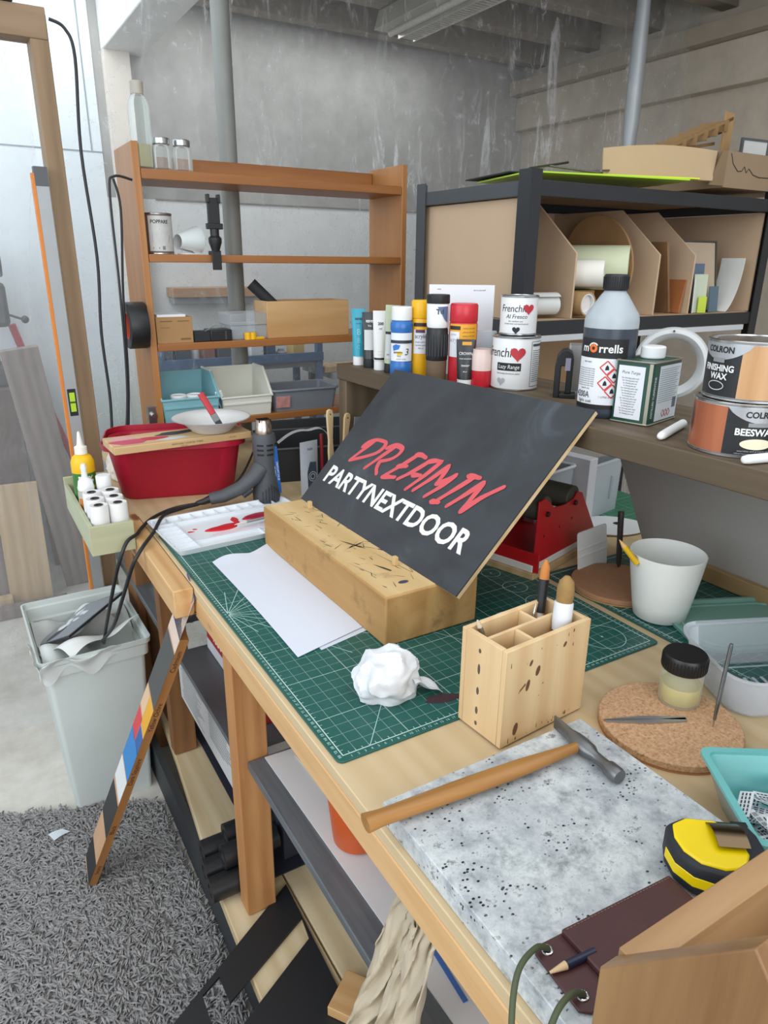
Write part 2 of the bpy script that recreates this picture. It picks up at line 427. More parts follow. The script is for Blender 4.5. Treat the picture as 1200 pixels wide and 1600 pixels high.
t = thing('bench_machine', (-19, 282, 10), 'dark bench machine with a black motor at the left edge', 'machine')
bx('base', plain('#3b3a3c', .6), (-14, 3, -8, 14, -2, 6), t, .5)
MB().cyl(6, -7, 7, 20, M=Matrix.Translation((0, 0, 48)) @ Matrix.Rotation(math.pi/2, 4, 'Y')).build('motor', plain('#3c4449', .5), t, bevel=.4)
mb = MB()
for k in range(6): mb.box(-6+k*2.2, -5+k*2.2, -6.8, 6.8, 42, 54.5)
mb.build('cooling_fins', plain('#566066', .5), t)
MB().box(-9, 7, -6, 8, 22, 40).build('gearbox', plain('#2c2f33', .5), t, bevel=2)
MB().tube([(-2, 3, 4), (-2, 3, 42)], 3.2, 12).build('column', plain('#4a4d50', .4, .5), t)
mb = MB().tube([(4, -4, 28), (12, -6, 25)], .5, 8).sphere((12.5, -6, 25), 1.6); mb.build('lever', plain('#2a2c2e', .4), t)
o = bx('saw_stand', plain('#5b4a42', .7, var=.2), (-38, -14.5, 269, 296, -86.2, 7.6), bevel=.5); tag(o, 'dark brown cabinet standing under the bench machine', 'cabinet')
o = MB().tube([(-11, 290, 32), (-6, 292, 12), (5, 297, -26), (10, 300, -45)], [1.6, 1.6, 1.5, 1], 10).build('clamp_bar', plain('#b4283c', .5)); tag(o, 'red clamp bar leaning behind the long grey plank', 'clamp')
# benches, rack and odds behind the bookcase
t = thing('storage_rack', (82, 270, -86), 'blue steel storage rack crowded with bits beyond the sheeting', 'rack')
BLUE = plain('#4b6688', .5)
for x in (-40, 38):
    for y in (-14, 14): bx('upright', BLUE, (x, x+3, y, y+3, 0, 108), t)
bx('beam', BLUE, (-40, 41, -15, -13, 99, 103), t); bx('shelf', plain('#6d7278', .6), (-39, 40, -13, 16, 96, 99), t)
bx('shelf', plain('#6d7278', .6), (-39, 40, -13, 16, 50, 53), t)
rs = random.Random(3)
cols = ['#5b6f86', '#3d4a5c', '#c9ccd0', '#8a5b4a', '#50565c', '#b9a27e', '#d9dde0', '#44576f', '#8c9298', '#cfae6b']
x = 45
for k in range(10):
    w = rs.uniform(4.5, 8.5); hgt = rs.uniform(5, 13)
    if x+w > 119: break
    if k % 3 == 2: o = MB().lathe([(w/2, 0), (w/2, hgt*.7), (w/2*.6, hgt*.85), (w/2*.5, hgt)], 16).build('tin', plain(cols[k], .5), None, (x+w/2, 265, 13.1))
    else:
        o = MB().box(-w/2, w/2, -4, 4, 0, hgt).build('storage_box', plain(cols[k], .6), None, (x+w/2, 265, 13.1), bevel=.4)
    nm = ('slate blue', 'dark navy', 'light grey', 'rusty brown', 'charcoal', 'tan', 'white', 'denim blue', 'mid grey', 'ochre')[k]
    tag(o, nm+(' tin' if k % 3 == 2 else ' box')+' on the blue rack beyond the sheeting', 'tin' if k % 3 == 2 else 'box'); x += w+rs.uniform(.5, 2)
t = thing('wall_shelf', (84, 300, 41), 'narrow timber shelf with tool rail on the grey back wall', 'shelf')
bx('board', wood('shelf_pine', '#b58f6b', '#9a7455', 'x', .8), (-23, 23, -8, 4.4, 1, 5.5), t, .2); bx('bracket', plain('#8b8f92', .5), (-22, 22, -5, 4.4, -2.2, 1), t)
o = MB().box(-14, 14, -7, 7, 0, 3).build('wood_block', TANPL, None, (138, 262, 6.6), bevel=.3); tag(o, 'pale timber slab on the workbench beyond the sheeting', 'slab')
t = thing('workshop_bench', (151, 262, -86), 'grey work table beyond the sheeting, right of the blue rack', 'table')
bx('tabletop', plain('#8f9396', .6), (-23, 40, -16, 30, 89, 92.5), t)
for x in (-20, 36):
    for y in (-13, 26): bx('leg', plain('#555a60', .5), (x, x+3, y, y+3, 0, 89), t)
t = thing('storage_crate', (31, 288, -24), 'grey crate with a lime green lid beyond the sheeting', 'crate')
bx('body', plain('#aab0ae', .5), (-6, 8, -8, 8, -62, 0), t, .6); bx('lid', plain('#c3d64f', .45), (-6.5, 8.5, -8.5, 8.5, 0, 4), t, .6)

# ================================================================== the workbench
t = thing('workbench', (0, 0, -86), 'long timber workbench with a plywood top', 'workbench')
B = t
outline = [(-1.9, -64), (118, -64), (118, 68), (88, 68), (88, 142), (106, 142), (106, 173), (1.2, 173), (1.2, 149), (-4.2, 149), (-4.2, 105), (-1.9, 105)]
MB().prism(outline, 84.2, 86).build('tabletop', PLY, t, bevel=.15)
bx('side_rail', PINE, (-2.0, 2.3, -64, 120, 79.7, 84.15), t, .25)
bx('batten', PINE, (-6.0, -2.05, 58.2, 107, 80.2, 86.1), t, .25)
LEGM = PINEZ
bx('leg', LEGM, (-.4, 5.9, 43.5, 48.2, 15.2, 79.6), t, .25)
bx('leg', BROWN, (.2, 6.5, 102.5, 107, 15.2, 79.6), t, .25)
bx('leg', BROWN, (.5, 5, 134, 148, 15.2, 79.6), t, .25)
bx('leg', LEGM, (0, 6.3, -62, -57, 15.2, 79.6), t, .25)
for y in (-60, 30): bx('leg', LEGM, (104, 111, y, y+5, 0, 84.1), t, .25)
bx('leg', BROWN, (80, 86, 166, 171, 0, 84.1), t, .25)
bx('side_panel', BROWN, (2.5, 4.3, 107.2, 133.8, 15.2, 52), t, .15)
LAM = NT('dark_laminate'); nz = LAM.noise(3, 5, .6, LAM.co((26, 2, 20)))
LAM.set(Base_Color=LAM.ramp(nz, ((.3, '#565b5f'), (.7, '#6c7175'))), Roughness=.38); LAM = LAM.m
bx('middle_shelf', LAM, (1.5, 60, -62, 43.3, 52.3, 54.2), t, .2)
bx('middle_shelf', LAM, (.3, 60, 107.2, 172, 52.3, 54.2), t, .2)
MB().prism([(-5.4, -24), (10, -24), (10, 134), (2, 134), (0, 101), (-3.8, 55), (-4.6, 30)], 12, 15).build('bottom_plank', PLANK, t, bevel=.25)
bx('bottom_plank', PLANK, (10.4, 30, -24, 134, 12, 15), t, .25)
bx('bottom_plank', PLANK, (30.4, 56, -24, 134, 12, 15), t, .25)
bx('kick_board', plain('#34373a', .6), (-3.6, -1.6, 10, 132, .2, 11.9), t)
bx('floor_bearer', BROWN, (0, 6, 12, 16, .2, 11.9), t); bx('floor_bearer', BROWN, (40, 46, 12, 16, .2, 11.9), t); bx('floor_bearer', BROWN, (0, 6, 128, 132, .2, 11.9), t)

# ------------------------------------------------------------------ cutting mats
def matmat(name, green, w, d, ox, oy):
    """w x d printed grid; ox, oy: offset (cm) of the first bold line"""
    t = NT(name)
    sp = t.n('ShaderNodeSeparateXYZ'); t.l(t.co((100, 100, 100)), sp.inputs[0])
    X, Y = sp.outputs[0], sp.outputs[1]
    def lines(v, period, hw, off): return t.math('LESS_THAN', t.math('PINGPONG', t.math('ADD', v, off), period/2.0), hw)
    thin = t.math('MAXIMUM', lines(X, 2, .035, 0), lines(Y, 2, .035, 0))
    bold = t.math('MAXIMUM', lines(X, 10, .055, ox), lines(Y, 10, .055, oy))
    inx = t.math('MULTIPLY', t.math('GREATER_THAN', X, -.05), t.math('LESS_THAN', X, w+.05))
    iny = t.math('MULTIPLY', t.math('GREATER_THAN', Y, -.05), t.math('LESS_THAN', Y, d+.05))
    ins = t.math('MULTIPLY', inx, iny)
    edge = t.math('MAXIMUM', t.math('MAXIMUM', t.math('LESS_THAN', t.math('ABSOLUTE', X), .09), t.math('LESS_THAN', t.math('ABSOLUTE', t.math('SUBTRACT', X, float(w))), .09)),
                  t.math('MAXIMUM', t.math('LESS_THAN', t.math('ABSOLUTE', Y), .09), t.math('LESS_THAN', t.math('ABSOLUTE', t.math('SUBTRACT', Y, float(d))), .09)))
    # short ruler ticks every cm just inside the border
    tick = t.math('MULTIPLY', lines(Y, 1, .045, 0), t.math('MULTIPLY', t.math('GREATER_THAN', X, 0.), t.math('LESS_THAN', X, .5)))
    tick2 = t.math('MULTIPLY', lines(X, 1, .045, 0), t.math('MULTIPLY', t.math('GREATER_THAN', Y, 0.), t.math('LESS_THAN', Y, .5)))
    tick3 = t.math('MULTIPLY', lines(Y, 1, .045, 0), t.math('MULTIPLY', t.math('GREATER_THAN', X, w-.5), t.math('LESS_THAN', X, float(w))))
    fac = t.math('MAXIMUM', t.math('MULTIPLY', thin, .33), t.math('MULTIPLY', bold, .62))
    fac = t.math('MAXIMUM', fac, t.math('MULTIPLY', edge, .85))
    fac = t.math('MAXIMUM', fac, t.math('MULTIPLY', t.math('MAXIMUM', tick, t.math('MAXIMUM', tick2, tick3)), .6))
    fac = t.math('MULTIPLY', fac, ins)
    base = t.mix(t.noise(3, 5, .6), green, green)
    base = t.mix(t.math('MULTIPLY', t.ramp(t.noise(4, 6, .65), ((.45, 0.), (.7, 1.))), .3), green, '#2c6a62')
    c = t.mix(fac, base, '#cfe6dd')
    t.set(Base_Color=c, Roughness=.42); t.bump(t.noise(160, 3), .12, .0005); return t.m
def circ(c, r, w=.07, n=40):
    out = []
    for k in range(n):
        a0, a1 = 2*math.pi*k/n, 2*math.pi*(k+1)/n
        out.append([(c[0]+(r-w)*math.cos(a0), c[1]+(r-w)*math.sin(a0)), (c[0]+(r+w)*math.cos(a0), c[1]+(r+w)*math.sin(a0)), (c[0]+(r+w)*math.cos(a1), c[1]+(r+w)*math.sin(a1)), (c[0]+(r-w)*math.cos(a1), c[1]+(r-w)*math.sin(a1))])
    return out
LINE = plain('#a9cdc4', .5, var=.02)
def cutting_mat(name, loc, rz, w, d, th, mm, label, nums=True, marks=True):
    t = thing(name, loc, label, 'cutting mat', rz, 'green cutting mats on the bench')
    MB().prism(rrect(w+2.2, d+2.2, .9, 4, w/2, d/2), 0, th).build('mat', mm, t, bevel=.06)
    fn = lambda a, b: Vector((a, b, th+.02))
    if nums:
        L = []
        for k in range(1, w): L.append((str(k), .62, k, -.78))
        letters('edge_numbers', L, fn, LINE, t)
        L = []
        fr = lambda a, b: Vector((-.28-b, a-.0, th+.02))
        fl = MB()
        L = [(str(d-k), .62, -k, .12) for k in range(0, d)]
        # numbers running up the long edge, read from the bench's open side
        letters('edge_numbers', L, lambda a, b: Vector((-.15-b, -a, th+.02)), LINE, t)
        letters('edge_numbers', [(str(k), .62, k, .12) for k in range(1, d)], lambda a, b: Vector((w+.15+b, a, th+.02)), LINE, t)
    if marks:
        ps = []
        c = (0, d/2)
        for a in (15, 30, 45, 60, 75, -15, -30, -45, -60, -75):
            q = math.radians(a); R = 26 if abs(a) in (45, 60) else 9
            ps.append(rbar(c, (c[0]+R*math.cos(q), c[1]+R*math.sin(q)), .12))
        for k, rr in enumerate((1, 1.5, 2, 2.5, 3, 3.5)):
            cy = 41-k*8.2+(0 if k < 5 else .0); ps += circ((w-6, 5+(5-k)*7.4), rr+.4, .06); ps += circ((w-6, 5+(5-k)*7.4), .12, .1, 8)
        ps.append(rbar((4, 0), (38, 34*1.2), .1)); ps.append(rbar((w-18, 0), (w-40, 38), .1))
        mb = MB()
        for p in ps: mb.face([(a, b, th+.025) for a, b in p])
        mb.build('guide_marks', LINE, t, smooth=0, normals=False)
    return t
m1 = matmat('mat_green', '#1a574f', 58, 88, 0, -8)
cutting_mat('cutting_mat', (0, 0, .02), 0, 58, 88, .3, m1, 'large dark green cutting mat under the wood block and paper')
m2 = matmat('mat_green_far', '#17514b', 28, 58, 0, 0)
cutting_mat('cutting_mat', (62, -30, .02), 0, 28, 58, .3, m2, 'green cutting mat under the white plastic pot', True, False)
m3 = matmat('mat_green_back', '#2a7355', 20, 26, 0, 0)
cutting_mat('cutting_mat', (99, 35, .02), 0, 18, 30, .3, m3, 'small green cutting mat under the far end of the white palette', False, False)
# ================================================================== bookcase and what it holds
t = thing('bookcase', (59.5, 161, 0), 'open orange pine bookcase standing at the back of the bench', 'bookcase')
for x in (-44.1, 42.1): MB().box(x, x+2, -11, 11, 0.02, 89.6).build('side_panel', BOOKV, t, bevel=.25)
for z, th_ in ((83, 2.6), (61, 2.2), (36, 2.2), (12, 2.2)): bx('shelf_board', BOOKW, (-42, 42, -11, 11, z-th_, z), t, .2)
bx('back_rail', BOOKW, (-42, 42, 8.5, 10.5, 83.05, 88.5), t, .3)
mb = MB().box(-46.4, -44.15, -10, -7.4, 12.5, 17.5); mb.cyl(.7, 0, 1.6, 12, (0, 0, 0), Matrix.Translation((-45.2, -10, 15)) @ Matrix.Rotation(math.pi/2, 4, 'X')); mb.build('bracket', STEEL, t)
def face(x, y, dx=-34, dy=-66): return math.degrees(math.atan2(dy-y, dx-x))
# top shelf
t = thing('bottle', (19.2, 153.5, 83), 'tall clear glass bottle with grey cap on the top shelf', 'bottle', 12)
tray(MB(), [(4.6, 4.6, 1, 0), (4.8, 4.8, 1, 1), (4.8, 4.8, 1, 15.5), (4.2, 4.2, 1.2, 17), (3.1, 3.1, 1.4, 18.6)], .25, .5).build('body', GLASS, t, smooth=50)
MB().prism(rrect(4.1, 4.1, .8), .6, 6.2).build('liquid', plain('#c9c08e', .3, var=.04, trans=.3), t)
MB().cyl(1.75, 18.2, 21.4, 20).build('cap', plain('#b3ada0', .5), t, bevel=.2)
JAR0 = None
for k, (x, lab) in enumerate(((24.3, 'small ribbed glass jar with metal lid, beside the tall bottle'), (30.2, 'small ribbed glass jar with metal lid, right end of the top shelf group'))):
    if JAR0 is None:
        t = thing('jar', (x, 153, 83), lab, 'jar', 8, 'ribbed jars on the top shelf'); JAR0 = t
        mb = MB(); rings = []
        for rr, z in ((2.5, 0), (2.75, .4), (2.75, 5), (2.3, 6.3), (2.1, 6.5)):
            rings.append([(rr*math.cos(2*math.pi*i/24)*(1 if i % 3 else .94), rr*math.sin(2*math.pi*i/24)*(1 if i % 3 else .94), z) for i in range(24)])
        mb.loft(rings+[[(p[0]*.9, p[1]*.9, max(p[2], .5)) for p in q] for q in rings[::-1]]).build('glass', GLASS, t, smooth=25)
        MB().cyl(2.35, 6.5, 8.2, 28).build('lid', STEEL, t, bevel=.2)
    else:
        c = copy_tree(JAR0); c.location = W(x, 153.6, 83); c['label'] = lab
# tin builder -------------------------------------------------------
def tin(loc, r, h, label, body, name='paint_tin', rim=STEEL, group=None, lid='sunk'):
    t = thing(name, loc, label, 'tin', 0, group)
    MB().lathe([(r*.98, 0), (r, .25), (r, h-.35), (r*.99, h-.2)], 48, cap1=True).build('body', body, t, smooth=40)
    MB().lathe([(r*.97, h-.45), (r+.12, h-.4), (r+.15, h-.1), (r+.02, h), (r-.35, h-.02), (r-.4, h-.4), (r-.9, h-.42), (r-1.0, h-.12), (r-1.5, h-.1)], 48).build('lid', rim, t, smooth=40)
    MB().lathe([(r-.05, .0), (r+.1, .08), (r+.1, .35), (r, .42)], 48, cap1=False).build('bottom_rim', rim, t, smooth=40)
    return t
t = tin((21.8, 155, 61), 4.1, 11, 'small paint tin with a grey printed label on the second shelf', plain('#6e5c58', .4, var=.1))
a = face(21.8, 155); fn = on_cyl(4.1, a)
patch('label', plain('#c3c3bf', .5, var=.12, scale=60), t, fn, -2.6, 5.6, .8, 10.2)
fn2 = on_cyl(4.1, a, .08)
letters('lettering', [('POPPARE', 1.35, .6, 8.2, dict(xs=.9, bold=.02))], fn2, INK, t)
mb = MB()
for q in ([(-1.5, 3.2), (3, 3), (3.4, 5), (.5, 6.8), (-1.6, 5.6)], [(1, 1.2), (1.8, 1.2), (1.8, 2.2), (1, 2.2)], [(-1.6, 1.4), (.2, 1.4), (.2, 1.9), (-1.6, 1.9)]): mb.face([fn2(*p) for p in q])
mb.build('printed_picture', plain('#7f8078', .5, var=.3, scale=80), t, smooth=0, normals=False)
t = thing('plastic_scoop', (29.6, 153.6, 61), 'white plastic scoop lying on its side beside the grey paint tin', 'scoop', 20)
MB().grid(lambda q, b: Vector((-3.2+6.8*b, (2.1+1.9*b)*math.cos(q*5.4-1.2), 4.0+(2.1+1.9*b)*math.sin(q*5.4-1.2)-(1-b)*.5)), 24, 6, .15).build('shell', plain('#d5dcdb', .5, var=.05), t, normals=False)
MB().prism([(-2, -2.2), (3, -2.2), (3, 2.2), (-2, 2.2)], 0, .3).build('foot', WHITE, t, bevel=.1)
t = thing('phone_clamp', (36.6, 149.2, 61), 'black plastic clamp with jaws hooked over the second shelf edge', 'clamp')
mb = MB().box(-1.7, 1.7, -1, .4, 8.5, 15.4); mb.box(-1.9, -1.2, -1.6, .6, 14, 16.3); mb.box(1.2, 1.9, -1.6, .6, 14, 16.3); mb.build('jaw', BLACK, t, bevel=.15)
MB().box(-2.3, 2.4, -1.2, .6, 7, 8.6).build('slide', BLACK, t, bevel=.2)
MB().lathe([(1.1, 1.0), (1.4, 2), (1.9, 3.4), (1.9, 4.6), (1.3, 5.2), (1.3, 7)], 20, (0, -.3, 0)).build('ball_joint', BLACK, t)
MB().box(-1.4, 1.4, -1.0, -.55 - .1+.0, -4.2, 1.2).build('hook', BLACK, t, bevel=.15)
MB().box(-1.4, 1.4, -.7, 2.6, .02, 1.1).build('hook', BLACK, t, bevel=.15)
# third shelf
t = thing('cardboard_box', (23, 156, 36), 'small brown cardboard box at the left end of the third shelf', 'box')
bx('carton', KRAFT, (-5.3, 5.4, -5.6, 5, 0, 7.6), t, .12); bx('end_panel', plain('#4a3a2c', .8), (-5.42, -5.3, -5.4, 5, .1, 7.5), t)
MB().box(-4.8, 3.6, -5.2, 4.6, 7.62, 8.3).build('paper_stack', WPAPER, t)
poly_on('faint_print', plain('#7a5c38', .8), t, on_plane((0, -5.6, 0), (1, 0, 0), (0, 0, 1)), [rbar((-4.2, 6.4), (-.6, 6.4), .25), rbar((1.0, 6.4), (4.4, 6.4), .25), rbar((1.6, 1.2), (4.6, 1.2), .5), rbar((-4.2, 4.6), (-1.4, 4.6), .12)], step=50)
o = MB().box(-2.6, 2.6, -2.6, 3, 0, 3).build('black_box', MBLACK, None, (31.3, 153.4, 36), bevel=.3); tag(o, 'small flat black box beside the cardboard box on the third shelf', 'box')
t = thing('tool_case', (37, 153.5, 36), 'black plastic tool case with loose wire on the third shelf', 'case')
bx('case', BLACK, (-3.2, 3.6, -3, 4, 0, 3.4), t, .3)
bx('latch', plain('#45484a', .4), (1.3, 1.8, -3.15, -2.9, .5, 3), t)
MB().tube([(-5, -1, 2.6+.0), (-3, -2, 3.9), (-.5, 0, 4.5), (1.6, -1.4, 3.9), (3.2, 1, 4.3)], .12, 6).build('loose_wire', plain('#8b8e90', .4), t)
t = thing('clear_case', (47.8, 158, 36), 'clear plastic case on the third shelf beside the wooden box', 'case')
tray(MB(), [(13.2, 11, .8, 0), (13.8, 11.6, .9, 4.2)], .2, .2).build('base', CLEARP, t)
bx('lid', CLEARP, (-7.1, 7.1, -6, 6, 4.25, 7.9), t, .4)
for k, (x, lab) in enumerate(((46.6, 'yellow plastic knob lying in front of the clear case'), (49.2, 'yellow plastic wedge beside the yellow knob on the third shelf'))):
    mb = MB()
    if k == 0: mb.box(-1.6, 1.6, -.9, .9, 0, 1.8).cyl(1.1, 0, 2.2, 14, (-.8, 0, 0)).cyl(1.1, 0, 2.2, 14, (.8, 0, 0))
    else: mb.prism([(-1.6, -.7), (1.8, -.3), (1.2, .7), (-1.2, .6)], 0, .8)
    o = mb.build('plastic_clip', plain('#f2b80c', .4), None, (x+.3*k, 150.9, 36), bevel=.15); tag(o, lab, 'clip')
t = thing('wooden_box', (67.3, 157, 36), 'long open pine box on the third shelf', 'box')
PB = wood('box_pine', '#cda878', '#b98d58', 'x', .7, .55)
for y in (-5.6, 4.6): bx('side_board', PB, (-14.6, 14.7, y, y+1, 0, 11.4), t, .15)
for x in (-14.6, 13.7): bx('end_board', wood('box_end', '#dcb98a', '#c79f6a', 'y', .7, .55), (x, x+1, -4.55, 4.55, 0, 11.4), t, .1)
bx('base_board', PB, (-13.5, 13.6, -4.5, 4.5, 0.05, .8), t)
o = MB().tube([(64.4, 154.6, 38.6), (57.5, 157.5, 46.0), (51.2, 160.2, 52.6)], [1.7, 1.8, 1.9], 14).build('black_tube', MBLACK, smooth=50); tag(o, 'black foam tube sticking out of the long pine box', 'tube')
# bottom shelf bins
def hopper(name, loc, label, mat, w, d, h, hf, rz=0, lip=1.0, rail=False):
    t = thing(name, loc, label, 'storage bin', rz, 'open fronted bins on the bottom shelf')
    mb = MB(); th_ = .3; tp = .9
    # outline in (y, z): sloping front cut
    prof = [(-d/2, 0), (d/2, 0), (d/2, h), (-d*.02, h), (-d/2-.6, hf), ]
    for s in (-1, 1):
        a = [Vector((s*(w/2-tp+tp*z/h), y, z)) for y, z in prof]; b = [Vector((s*(w/2-tp+tp*z/h-th_), y, z)) for y, z in prof]
        mb.loft([a, b])
    mb.box(-w/2+tp, w/2-tp, -d/2, d/2, 0, th_)
    mb.loft([[Vector((x, y, z)) for x, y, z in ((-w/2+tp, yy, 0), (w/2-tp, yy, 0), (w/2, yy, h), (-w/2, yy, h))] for yy in (d/2-th_, d/2)])
    mb.loft([[Vector((x, y, z)) for x, y, z in ((-w/2+tp, -d/2+q, 0), (w/2-tp, -d/2+q, 0), (w/2-tp*(1-hf/h), -d/2-.6+q, hf), (-w/2+tp*(1-hf/h), -d/2-.6+q, hf))] for q in (0, th_)])
    mb.build('body', mat, t, bevel=.1)
    mb = MB()
    pth = [(-w/2-.1, d/2+.1, h), (-w/2-.1, -d*.02, h), (-w/2+tp*(1-hf/h)-.15, -d/2-.6, hf), (w/2-tp*(1-hf/h)+.15, -d/2-.6, hf), (w/2+.1, -d*.02, h), (w/2+.1, d/2+.1, h)]
    mb.tube(pth, .42, 8); mb.build('rim', mat, t)
    mb = MB(); mb.box(-w/2+tp-.1, w/2-tp+.1, -d/2-.75, -d/2-.2, hf*.62, hf*.7); mb.build('front_ridge', mat, t)
    return t
TEAL = plain('#86bcc4', .45, var=.05); CREAM = plain('#dfe0d4', .5, var=.04)
hopper('storage_bin', (26, 158.6, 12), 'teal blue open fronted bin on the bottom shelf of the bookcase', TEAL, 18.4, 17, 13.6, 7.2)
hopper('storage_bin', (44.4, 159.4, 12), 'cream white open fronted bin beside the teal bin', CREAM, 17.8, 17, 14, 6.2)
for k, (x, y, lab) in enumerate(((23.2, 153.6, 'white lidded tub in the teal bin, left of the pair'), (28.1, 152.9, 'white lidded tub in the teal bin, right of the pair'))):
    t = thing('lidded_tub', (x, y, 12.35), lab, 'tub', 0, 'lidded tubs in the teal bin')
    MB().lathe([(2.1, 0), (2.3, 6.6)], 24).build('tub', plain('#dfe3e4', .4), t); patch('label', plain('#39434a', .6, var=.3, scale=90), t, on_cyl(2.25, face(x, y)), -2, 2.1, 2.5, 5.8)
    MB().lathe([(2.5, 6.5), (2.6, 6.7), (2.6, 7.5), (2.3, 7.7), (2.1, 7.4)], 24).build('lid', WHITE, t)
t = thing('paint_tube', (37.6, 152, 12.4), 'blue and white paint tube standing in the corner of the cream bin', 'tube', 0)
M = Matrix.Rotation(math.radians(-16), 4, 'Y')
MB().box(-1.1, 1.1, -.5, .5, .4, 8.5, M).build('tube', plain('#e6eaea', .4), t, bevel=.3); MB().box(-.9, .9, -.56, -.5, 2, 6.2, M).build('label', plain('#33627e', .5, var=.2, scale=60), t)
t = thing('storage_tray', (65.5, 158, 12), 'grey plastic tray with rolled rim on the bottom shelf', 'tray', -3)
GREYP = plain('#7d848b', .45, var=.05)
tray(MB(), [(21.5, 13.5, 1.5, 0), (23.6, 15.6, 2, 7)], .35, .35).build('body', GREYP, t)
MB().tube([(x, y, 7) for x, y in rrect(24, 16, 2.1)], .45, 8, True).build('rim', GREYP, t)
patch('label', plain('#c9918c', .6, var=.4, scale=50), t, on_plane((-10.9, -7.35, 0), (1, 0, 0), (0, -.16, 1)), 0, 5, 1.4, 5.4, 1)
# tape roll on the outside of the bookcase
t = thing('tape_roll', (12.4, 152.6, 41.4), 'roll of black tape with orange core hung on the side of the bookcase', 'tape')
RX = Matrix.Rotation(math.pi/2, 4, 'Y')
MB().loft([[RX @ Vector((r_*math.cos(2*math.pi*i/40), r_*math.sin(2*math.pi*i/40), z)) for i in range(40)] for r_, z in ((4.0, -2.6), (6.5, -2.6), (6.6, -2.4), (6.6, 2.4), (6.5, 2.6), (4.0, 2.6))], wrap=True).build('tape', BLACK, t, smooth=40)
MB().loft([[RX @ Vector((r_*math.cos(2*math.pi*i/40), r_*math.sin(2*math.pi*i/40), z)) for i in range(40)] for r_, z in ((3.5, -2.5), (4.0, -2.5), (4.0, 2.5), (3.5, 2.5))], wrap=True).build('core', plain('#c8553a', .7), t, smooth=40)
MB().tube([(2.7, 0, 3.2), (-2.9, 0, 3.2)], .25, 8).build('peg', STEEL, t)

# ================================================================== black steel rack
RK = (88.2, 72, 0)
t = thing('steel_rack', (88.2, 72, -86), 'black boltless steel rack with fibreboard panels, right of the bookcase', 'rack')
RB = plain('#2b2d30', .45, .2, .06); RG = plain('#4a4e52', .45, .3, .06)
def angle_post(x, y, sx, sy, z1):
    mb = MB(); a, b, th_ = 3.5, 4.4, .3
    mb.box(min(x, x+sx*a), max(x, x+sx*a), min(y, y+sy*th_), max(y, y+sy*th_), 0, z1)
    mb.box(min(x, x+sx*th_), max(x, x+sx*th_), min(y+sy*th_, y+sy*b), max(y+sy*th_, y+sy*b), 0, z1)
    return mb
H = TH+80.6
for x, sx in ((0, 1), (98.4, -1)):
    for y, sy in ((0, 1), (48.6, -1)): angle_post(x, y, sx, sy, H).build('upright', RB if y == 0 else RG, t)
for z in (TH+74.8, TH+42.2):
    bx('beam', RB, (.4, 98, .35, 1.6, z, z+3.5), t, .1); bx('beam', RB, (.4, 98, 46.8, 48.2, z, z+3.5), t, .1)
    for x in (.35, 96.6): bx('side_beam', RG, (x, x+1.5, 1.7, 46.7, z, z+3.5), t, .1)
    bx('shelf_panel', MDF, (2, 96.4, 1.8, 46.6, z+2.7, z+3.6), t)
bx('beam_lip', plain('#c4c8cb', .4), (6, 92, .05, .3, TH+40.6, TH+42.1), t)
MDFS = plain('#c2a88b', .7, var=.05, scale=4)
bx('side_panel', MDFS, (2.0, 2.5, 2, 46.5, TH+46, TH+74.6), t); bx('side_panel', MDFS, (95.8, 96.3, 2, 46.5, TH+46, TH+74.6), t)
bx('back_panel', MDFS, (2.6, 95.7, 45.8, 46.4, TH+46, TH+74.6), t)
bx('side_panel', plain('#c6ab85', .7, var=.05), (2.0, 2.5, 2, 46.5, TH+8, TH+42), t); bx('back_panel', plain('#b79a78', .7), (2.6, 95.7, 45.8, 46.4, TH+8, TH+42), t)
bx('shelf_panel', MDF, (2, 96.4, 1.8, 46.6, TH+5, TH+6), t); bx('beam', RB, (.4, 98, .35, 1.6, TH+2.6, TH+6), t, .1)
prof = [(2.6, TH+45.85), (2.6, TH+62.2), (18, TH+74.4), (45.6, TH+74.4), (45.6, TH+45.85)]
for k, x in enumerate((19.4, 36.8, 51.6, 67.0, 84)):
    mb = MB(); mb.loft([[Vector((x+q, y if k not in (1, 4) or y > 20 else y+(17.5, 27)[k == 4], z)) for y, z in prof] for q in (0, .6)]); mb.build('divider', MDFS, t, bevel=.05)
# things in the compartments
def rollx(name, cx, cy, L, z, ro, ri, mat, label, cat, core=None, rz=-50):
    t = thing(name, (cx, cy, z), label, cat, rz)
    L = L/2; ring = lambda r_, q: [Vector((q, r_*math.cos(2*math.pi*i/36), r_*math.sin(2*math.pi*i/36))) for i in range(36)]
    MB().loft([ring(ri, -L), ring(ro, -L), ring(ro, L), ring(ri, L)], wrap=True).build('roll', mat, t, smooth=40)
    if core: MB().loft([ring(ri-.4, -L+.1), ring(ri, -L+.1), ring(ri, L-.1), ring(ri-.4, L-.1)], wrap=True).build('core', core, t, smooth=40); MB().cyl(ri-.5, -L+.6, L-1.0, 36, M=Matrix.Rotation(math.pi/2, 4, 'Y')).build('core_filling', plain('#e2dcd8', .6, var=.15, scale=30), t)
    return t
rollx('film_roll', 115.1, 77.6, 9, 57.2, 3.5, 1.5, plain('#e8e6dc', .6, var=.03), 'narrow white film roll lying under the pale green roll', 'roll')
t = rollx('film_roll', 121.4, 85.2, 24, 58.6, 5.9, 3.9, plain('#c9cfae', .5, var=.04), 'thick pale green film roll in the second compartment of the rack', 'roll', plain('#efe9e4', .6))
rollx('card_tube', 112.3, 80.2, 13, 49.5, 3.1, 2.7, plain('#b09065', .7), 'brown card tube at the bottom of the second compartment', 'tube', plain('#dfe2df', .6), -86)
o = bx('small_carton', KRAFT, (114, 123.5, 82, 94, 45.95, 52.6)); tag(o, 'small kraft carton under the pale green roll in the rack', 'box')
